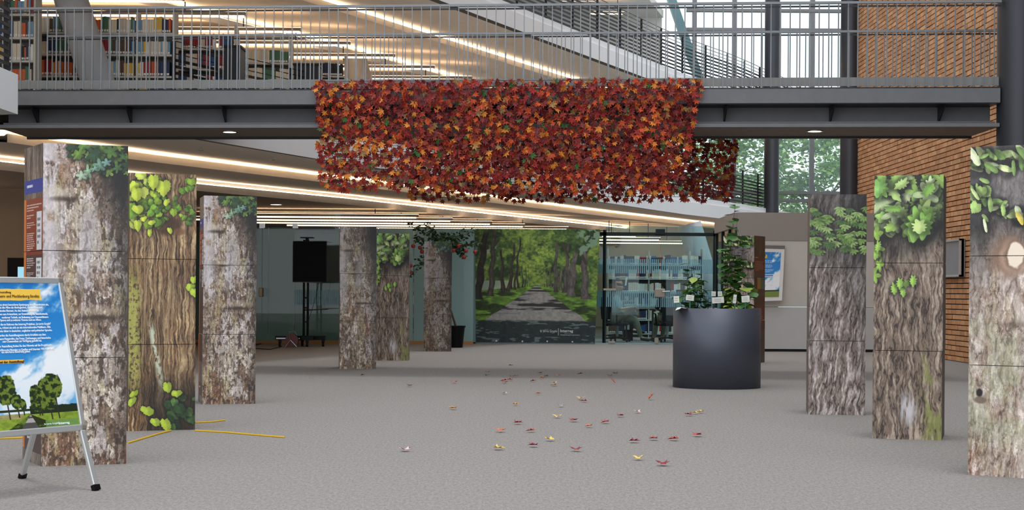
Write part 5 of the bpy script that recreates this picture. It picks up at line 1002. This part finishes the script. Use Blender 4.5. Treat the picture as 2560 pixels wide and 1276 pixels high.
def person(label, o, face, sh, tr, hair, long=False, crossed=True):
    """seated person, origin at floor under pelvis, facing 'face' (unit x/y)"""
    f = Vector((face[0], face[1], 0)).normalized(); s = Vector((-f.y, f.x, 0)); O = Vector(o)
    def q(a, b2, c_): return O + f * a + s * b2 + Vector((0, 0, c_))
    t = thing('person', label, 'person', O)
    hd = q(.06, 0, 1.20)
    body = {'pel': (q(0, 0, .54), .13), 'che': (q(-.02, 0, .88), (.14, .12)), 'nk': (q(.0, 0, 1.04), .05), 'hd0': (q(.03, 0, 1.11), .07), 'hd1': (q(.05, 0, 1.19), .095), 'hd2': (q(.05, 0, 1.26), .075)}
    E = [('pel', 'che'), ('che', 'nk'), ('nk', 'hd0'), ('hd0', 'hd1'), ('hd1', 'hd2')]
    hips = {}
    for nm, sg_ in (('l', 1), ('r', -1)):
        body['sh' + nm] = (q(-.01, .18 * sg_, .97), .05); body['el' + nm] = (q(.06, .23 * sg_, .72), .04); body['wr' + nm] = (q(.3, .13 * sg_, .76), .027); body['ha' + nm] = (q(.37, .10 * sg_, .77), .032)
        E += [('che', 'sh' + nm), ('sh' + nm, 'el' + nm), ('el' + nm, 'wr' + nm), ('wr' + nm, 'ha' + nm)]
        body['hp' + nm] = (q(.0, .09 * sg_, .52), .085)
        if crossed and sg_ < 0: kn, an, to = q(.42, -.02, .80), q(.20, .12, .66), q(.26, .2, .62)
        else: kn, an, to = q(.40, .1 * sg_, .52), q(.52, .1 * sg_, .10), q(.66, .1 * sg_, .05)
        body['kn' + nm] = (kn, .062); body['an' + nm] = (an, .038); body['to' + nm] = (to, .03); E += [('pel', 'hp' + nm), ('hp' + nm, 'kn' + nm), ('kn' + nm, 'an' + nm), ('an' + nm, 'to' + nm)]
    skin('body', body, E, skn, t)
    g = lambda ks, k: {a: (body[a][0], (body[a][1] if not isinstance(body[a][1], tuple) else body[a][1][0]) + k) for a in ks}
    skin('shirt', g(['pel', 'che', 'shl', 'ell', 'shr', 'elr'], .018), [('pel', 'che'), ('che', 'shl'), ('shl', 'ell'), ('che', 'shr'), ('shr', 'elr')], sh, t)
    skin('trousers', g(['pel', 'hpl', 'knl', 'anl', 'hpr', 'knr', 'anr'], .016), [('pel', 'hpl'), ('hpl', 'knl'), ('knl', 'anl'), ('pel', 'hpr'), ('hpr', 'knr'), ('knr', 'anr')], tr, t)
    for nm in 'lr': a = body['an' + nm][0]; b2 = body['to' + nm][0]; skin('shoe', {'a': (a - (b2 - a) * .2 - Vector((0, 0, .03)), .045), 'b': (b2, .042), 'c': (b2 + (b2 - a) * .4, .03)}, [('a', 'b'), ('b', 'c')], shoe, t, 1)
    hj = {'a': (hd + f * -.03 + Vector((0, 0, .03)), .095), 'b': (hd + f * .0 + Vector((0, 0, .10)), .085)}; he = [('a', 'b')]
    if long: hj['c'] = (hd - f * .09 - Vector((0, 0, .08)), .07); hj['d'] = (hd - f * .1 - Vector((0, 0, .26)), .05); he += [('a', 'c'), ('c', 'd')]
    skin('hair', hj, he, hair, t)
    skin('nose', {'a': (hd + f * .075 + Vector((0, 0, -.0)), .016), 'b': (hd + f * .095 - Vector((0, 0, .02)), .014)}, [('a', 'b')], skn, t, 1)
    for k in (-1, 1):
        e_ = hd + f * .078 + s * .032 * k + Vector((0, 0, .015)); MB().lathe([(0, .008), (.008, 0), (0, -.008)], e_, 8).build('eye', blackp, t)
        e_ = hd + s * .088 * k; MB().lathe([(0, .03), (.012, .015), (.012, -.015), (0, -.025)], e_ + Vector((0, 0, 0)), 8).build('ear', skn, t)
    for sg_, nm in ((1, 'l'), (-1, 'r')):
        h0 = body['ha' + nm][0]
        for k in range(4): MB().tube([h0 + s * (.024 - .016 * k), h0 + f * .05 + s * (.026 - .017 * k), h0 + f * (.075 - .004 * abs(k - 1)) + s * (.026 - .017 * k) - Vector((0, 0, .02))], .008, 6, r2=.006).build('finger', skn, t, smooth=True)
        MB().tube([h0 - s * .02 * sg_, h0 - s * .05 * sg_ + f * .03], .009, 6, r2=.007).build('thumb', skn, t, smooth=True)
    return t
def chair(label, o, face):
    f = Vector((face[0], face[1], 0)).normalized(); s = Vector((-f.y, f.x, 0)); O = Vector(o); t = thing('office_chair', label, 'chair', O, 'office chairs behind the glass door')
    def hx(a0, a1, w_, z0, z1, nm, dx=0): bevel(MB().hexa([O + f * a0 - s * w_ + Vector((0, 0, z0)), O + f * a1 - s * w_ + Vector((0, 0, z0)), O + f * a1 + s * w_ + Vector((0, 0, z0)), O + f * a0 + s * w_ + Vector((0, 0, z0))], [O + f * (a0 + dx) - s * w_ + Vector((0, 0, z1)), O + f * (a1 + dx) - s * w_ + Vector((0, 0, z1)), O + f * (a1 + dx) + s * w_ + Vector((0, 0, z1)), O + f * (a0 + dx) + s * w_ + Vector((0, 0, z1))]).build(nm, darkc, t), .03, 3)
    hx(-.24, .24, .24, .36, .43, 'seat'); hx(-.30, -.22, .23, .45, .98, 'backrest', -.05)
    MB().tube([O + Vector((0, 0, .08)), O + Vector((0, 0, .36))], .03, 12).build('gas_column', chrome, t); MB().tube([O - f * .2 + Vector((0, 0, .36)), O - f * .29 + Vector((0, 0, .37)), O - f * .3 + Vector((0, 0, .55))], .02, 8).build('back_bracket', blackp, t)
    for k in (-1, 1): MB().tube([O + s * .26 * k + Vector((0, 0, .4)), O + s * .28 * k + Vector((0, 0, .62)), O + s * .27 * k + f * .15 + Vector((0, 0, .64))], .018, 8).build('armrest', blackp, t)
    for k in range(5):
        a = k * 2 * math.pi / 5 + .4; e_ = O + Vector((math.cos(a) * .3, math.sin(a) * .3, .07)); lg = MB().tube([O + Vector((0, 0, .1)), e_], .022, 8, r2=.014).build('base_leg', blackp, t); MB().tube([e_ - Vector((.02, 0, .035)), e_ + Vector((.02, 0, -.035))], .032, 12).build('castor', blackp, t)
RY = 36.2
o1 = Vector((P(1543, 840, RY).x, RY, 0)); person('person in a pale shirt and khaki trousers, seated with crossed legs behind the glass', o1, (1, -.12), shirt, trous, hairb); chair('black office chair under the crossed-legged reader', o1, (1, -.12))
o2 = Vector((P(1668, 840, RY).x, RY, 0)); person('person with black hair and dark clothes seated facing away behind the glass', o2, (-.3, 1), darkc, trous, hairk, True, False); chair('black office chair under the dark-haired reader', o2, (-.3, 1))
o3 = Vector((P(1542, 840, 38.6).x, 38.6, 0.12)); person('dark-haired person holding paper, seated furthest back behind the glass', o3, (.8, -.6), darkc, darkc, hairk, False, False); chair('black office chair hidden behind the crossed-legged reader', (o3.x, o3.y, 0), (.8, -.6))
tag(MB().hexa([P(1562, 715, 38.2), P(1566, 714, 38.2), P(1566, 714, 38.3), P(1562, 715, 38.3)], [P(1564, 695, 38.2), P(1569, 694, 38.2), P(1569, 694, 38.3), P(1564, 695, 38.3)]).build('paper', card), 'white sheet of paper held up by the furthest reader', 'paper')
tb_ = thing('desk', 'long desk with slim metal legs behind the glass door', 'desk', (3.1, 37, 0)); x0, x1 = P(1560, 768, 37).x, P(1760, 768, 37).x
MB().box(x0, x1, 36.9, 37.6, .72, .75).build('desktop', mat('desk_top', (150, 150, 140), .5), tb_)
for x in (x0 + .05, P(1632, 800, 36.9).x, x1 - .05): MB().box(x - .02, x + .02, 36.9, 36.94, 0.02, .72).build('leg', steeld, tb_); MB().box(x - .02, x + .02, 36.7, 37.7, 0, .04).build('foot_bar', steeld, tb_)
pcb = thing('computer_tower', 'black computer tower with a white label under the desk', 'computer', (P(1570, 830, 37.2).x, 37.2, 0)); a = P(1559, 838, 37.1); MB().box(a.x, a.x + .21, 37.1, 37.5, 0, .40).build('case', blackp, pcb); MB().box(a.x + .02, a.x + .13, 37.095, 37.1, .25, .36).build('label_sheet', whitem, pcb)
mo_ = thing('monitor', 'black monitor on the desk beside the dark-haired reader', 'monitor', (P(1700, 760, 37.3).x, 37.3, .75)); a = P(1690, 745, 37.3); MB().box(a.x, a.x + .5, 37.3, 37.34, .86, 1.16).build('screen', blackp, mo_); MB().box(a.x + .2, a.x + .3, 37.3, 37.36, .75, .9).build('stand', blackp, mo_)

# ------------------------------------------------------------------ trees outside
def tree(label, x, y, h, cr, seed, n=7000, cols=((104, 140, 62))):
    r = random.Random(seed); t = thing('tree', label, 'tree', (x, y, -.25), 'trees outside the window')
    MB().tube([(x, y, -.3), (x + .1, y, h * .35), (x - .1, y, h * .7)], .16, 10, r2=.06).build('trunk', woodm, t); fo = MB()
    for k in range(11):
        a = r.uniform(0, 6.28); z0 = h * r.uniform(.3, .6); e_ = Vector((x + math.cos(a) * cr * .85, y + math.sin(a) * cr * .85, z0 + h * r.uniform(.12, .35))); MB().tube([(x, y, z0), ((x + e_.x) / 2, (y + e_.y) / 2, (z0 + e_.z) / 2 - .1), tuple(e_)], .05, 6, r2=.015).build('branch', woodm, t)
    cl = [(Vector((x + r.gauss(0, cr * .5), y + r.gauss(0, cr * .4), h * r.uniform(.18, 1.0))), r.uniform(.35, .9)) for _ in range(46)]
    for i in range(n):
        c_, s = r.choice(cl); p = c_ + Vector((r.gauss(0, s * .6), r.gauss(0, s * .6), r.gauss(0, s * .45))); q = r.uniform(.12, .22)
        M = Matrix.Translation(p) @ Matrix.Rotation(r.uniform(0, 6.3), 4, 'Z') @ Matrix.Rotation(r.uniform(-1.4, 1.4), 4, 'X') @ Matrix.Scale(q, 4); fo.face([M @ Vector((a, b2, 0)) for a, b2 in lp], r.randrange(3))
    fo.build('foliage', [mat('tree_leaf_a', (118, 160, 72), .6), mat('tree_leaf_b', (84, 128, 56), .6), mat('tree_leaf_c', (150, 184, 92), .6)], t, kind='stuff')
tree('broad light green tree outside, left of the middle window mullion', 9.6, 64, 7.6, 1.9, 1); tree('light green tree outside, between the two rear columns', 12.2, 66, 7.8, 2.3, 2); tree('tree outside, half hidden by the leaf curtain', 7.3, 67, 7.2, 2.2, 3)
tree('tree outside at the right end of the window', 14.8, 68, 8.2, 2.3, 4, 6000); tree('tree seen through the far window behind the television', -8.5, 68, 2.6, 2.0, 5, 4000)
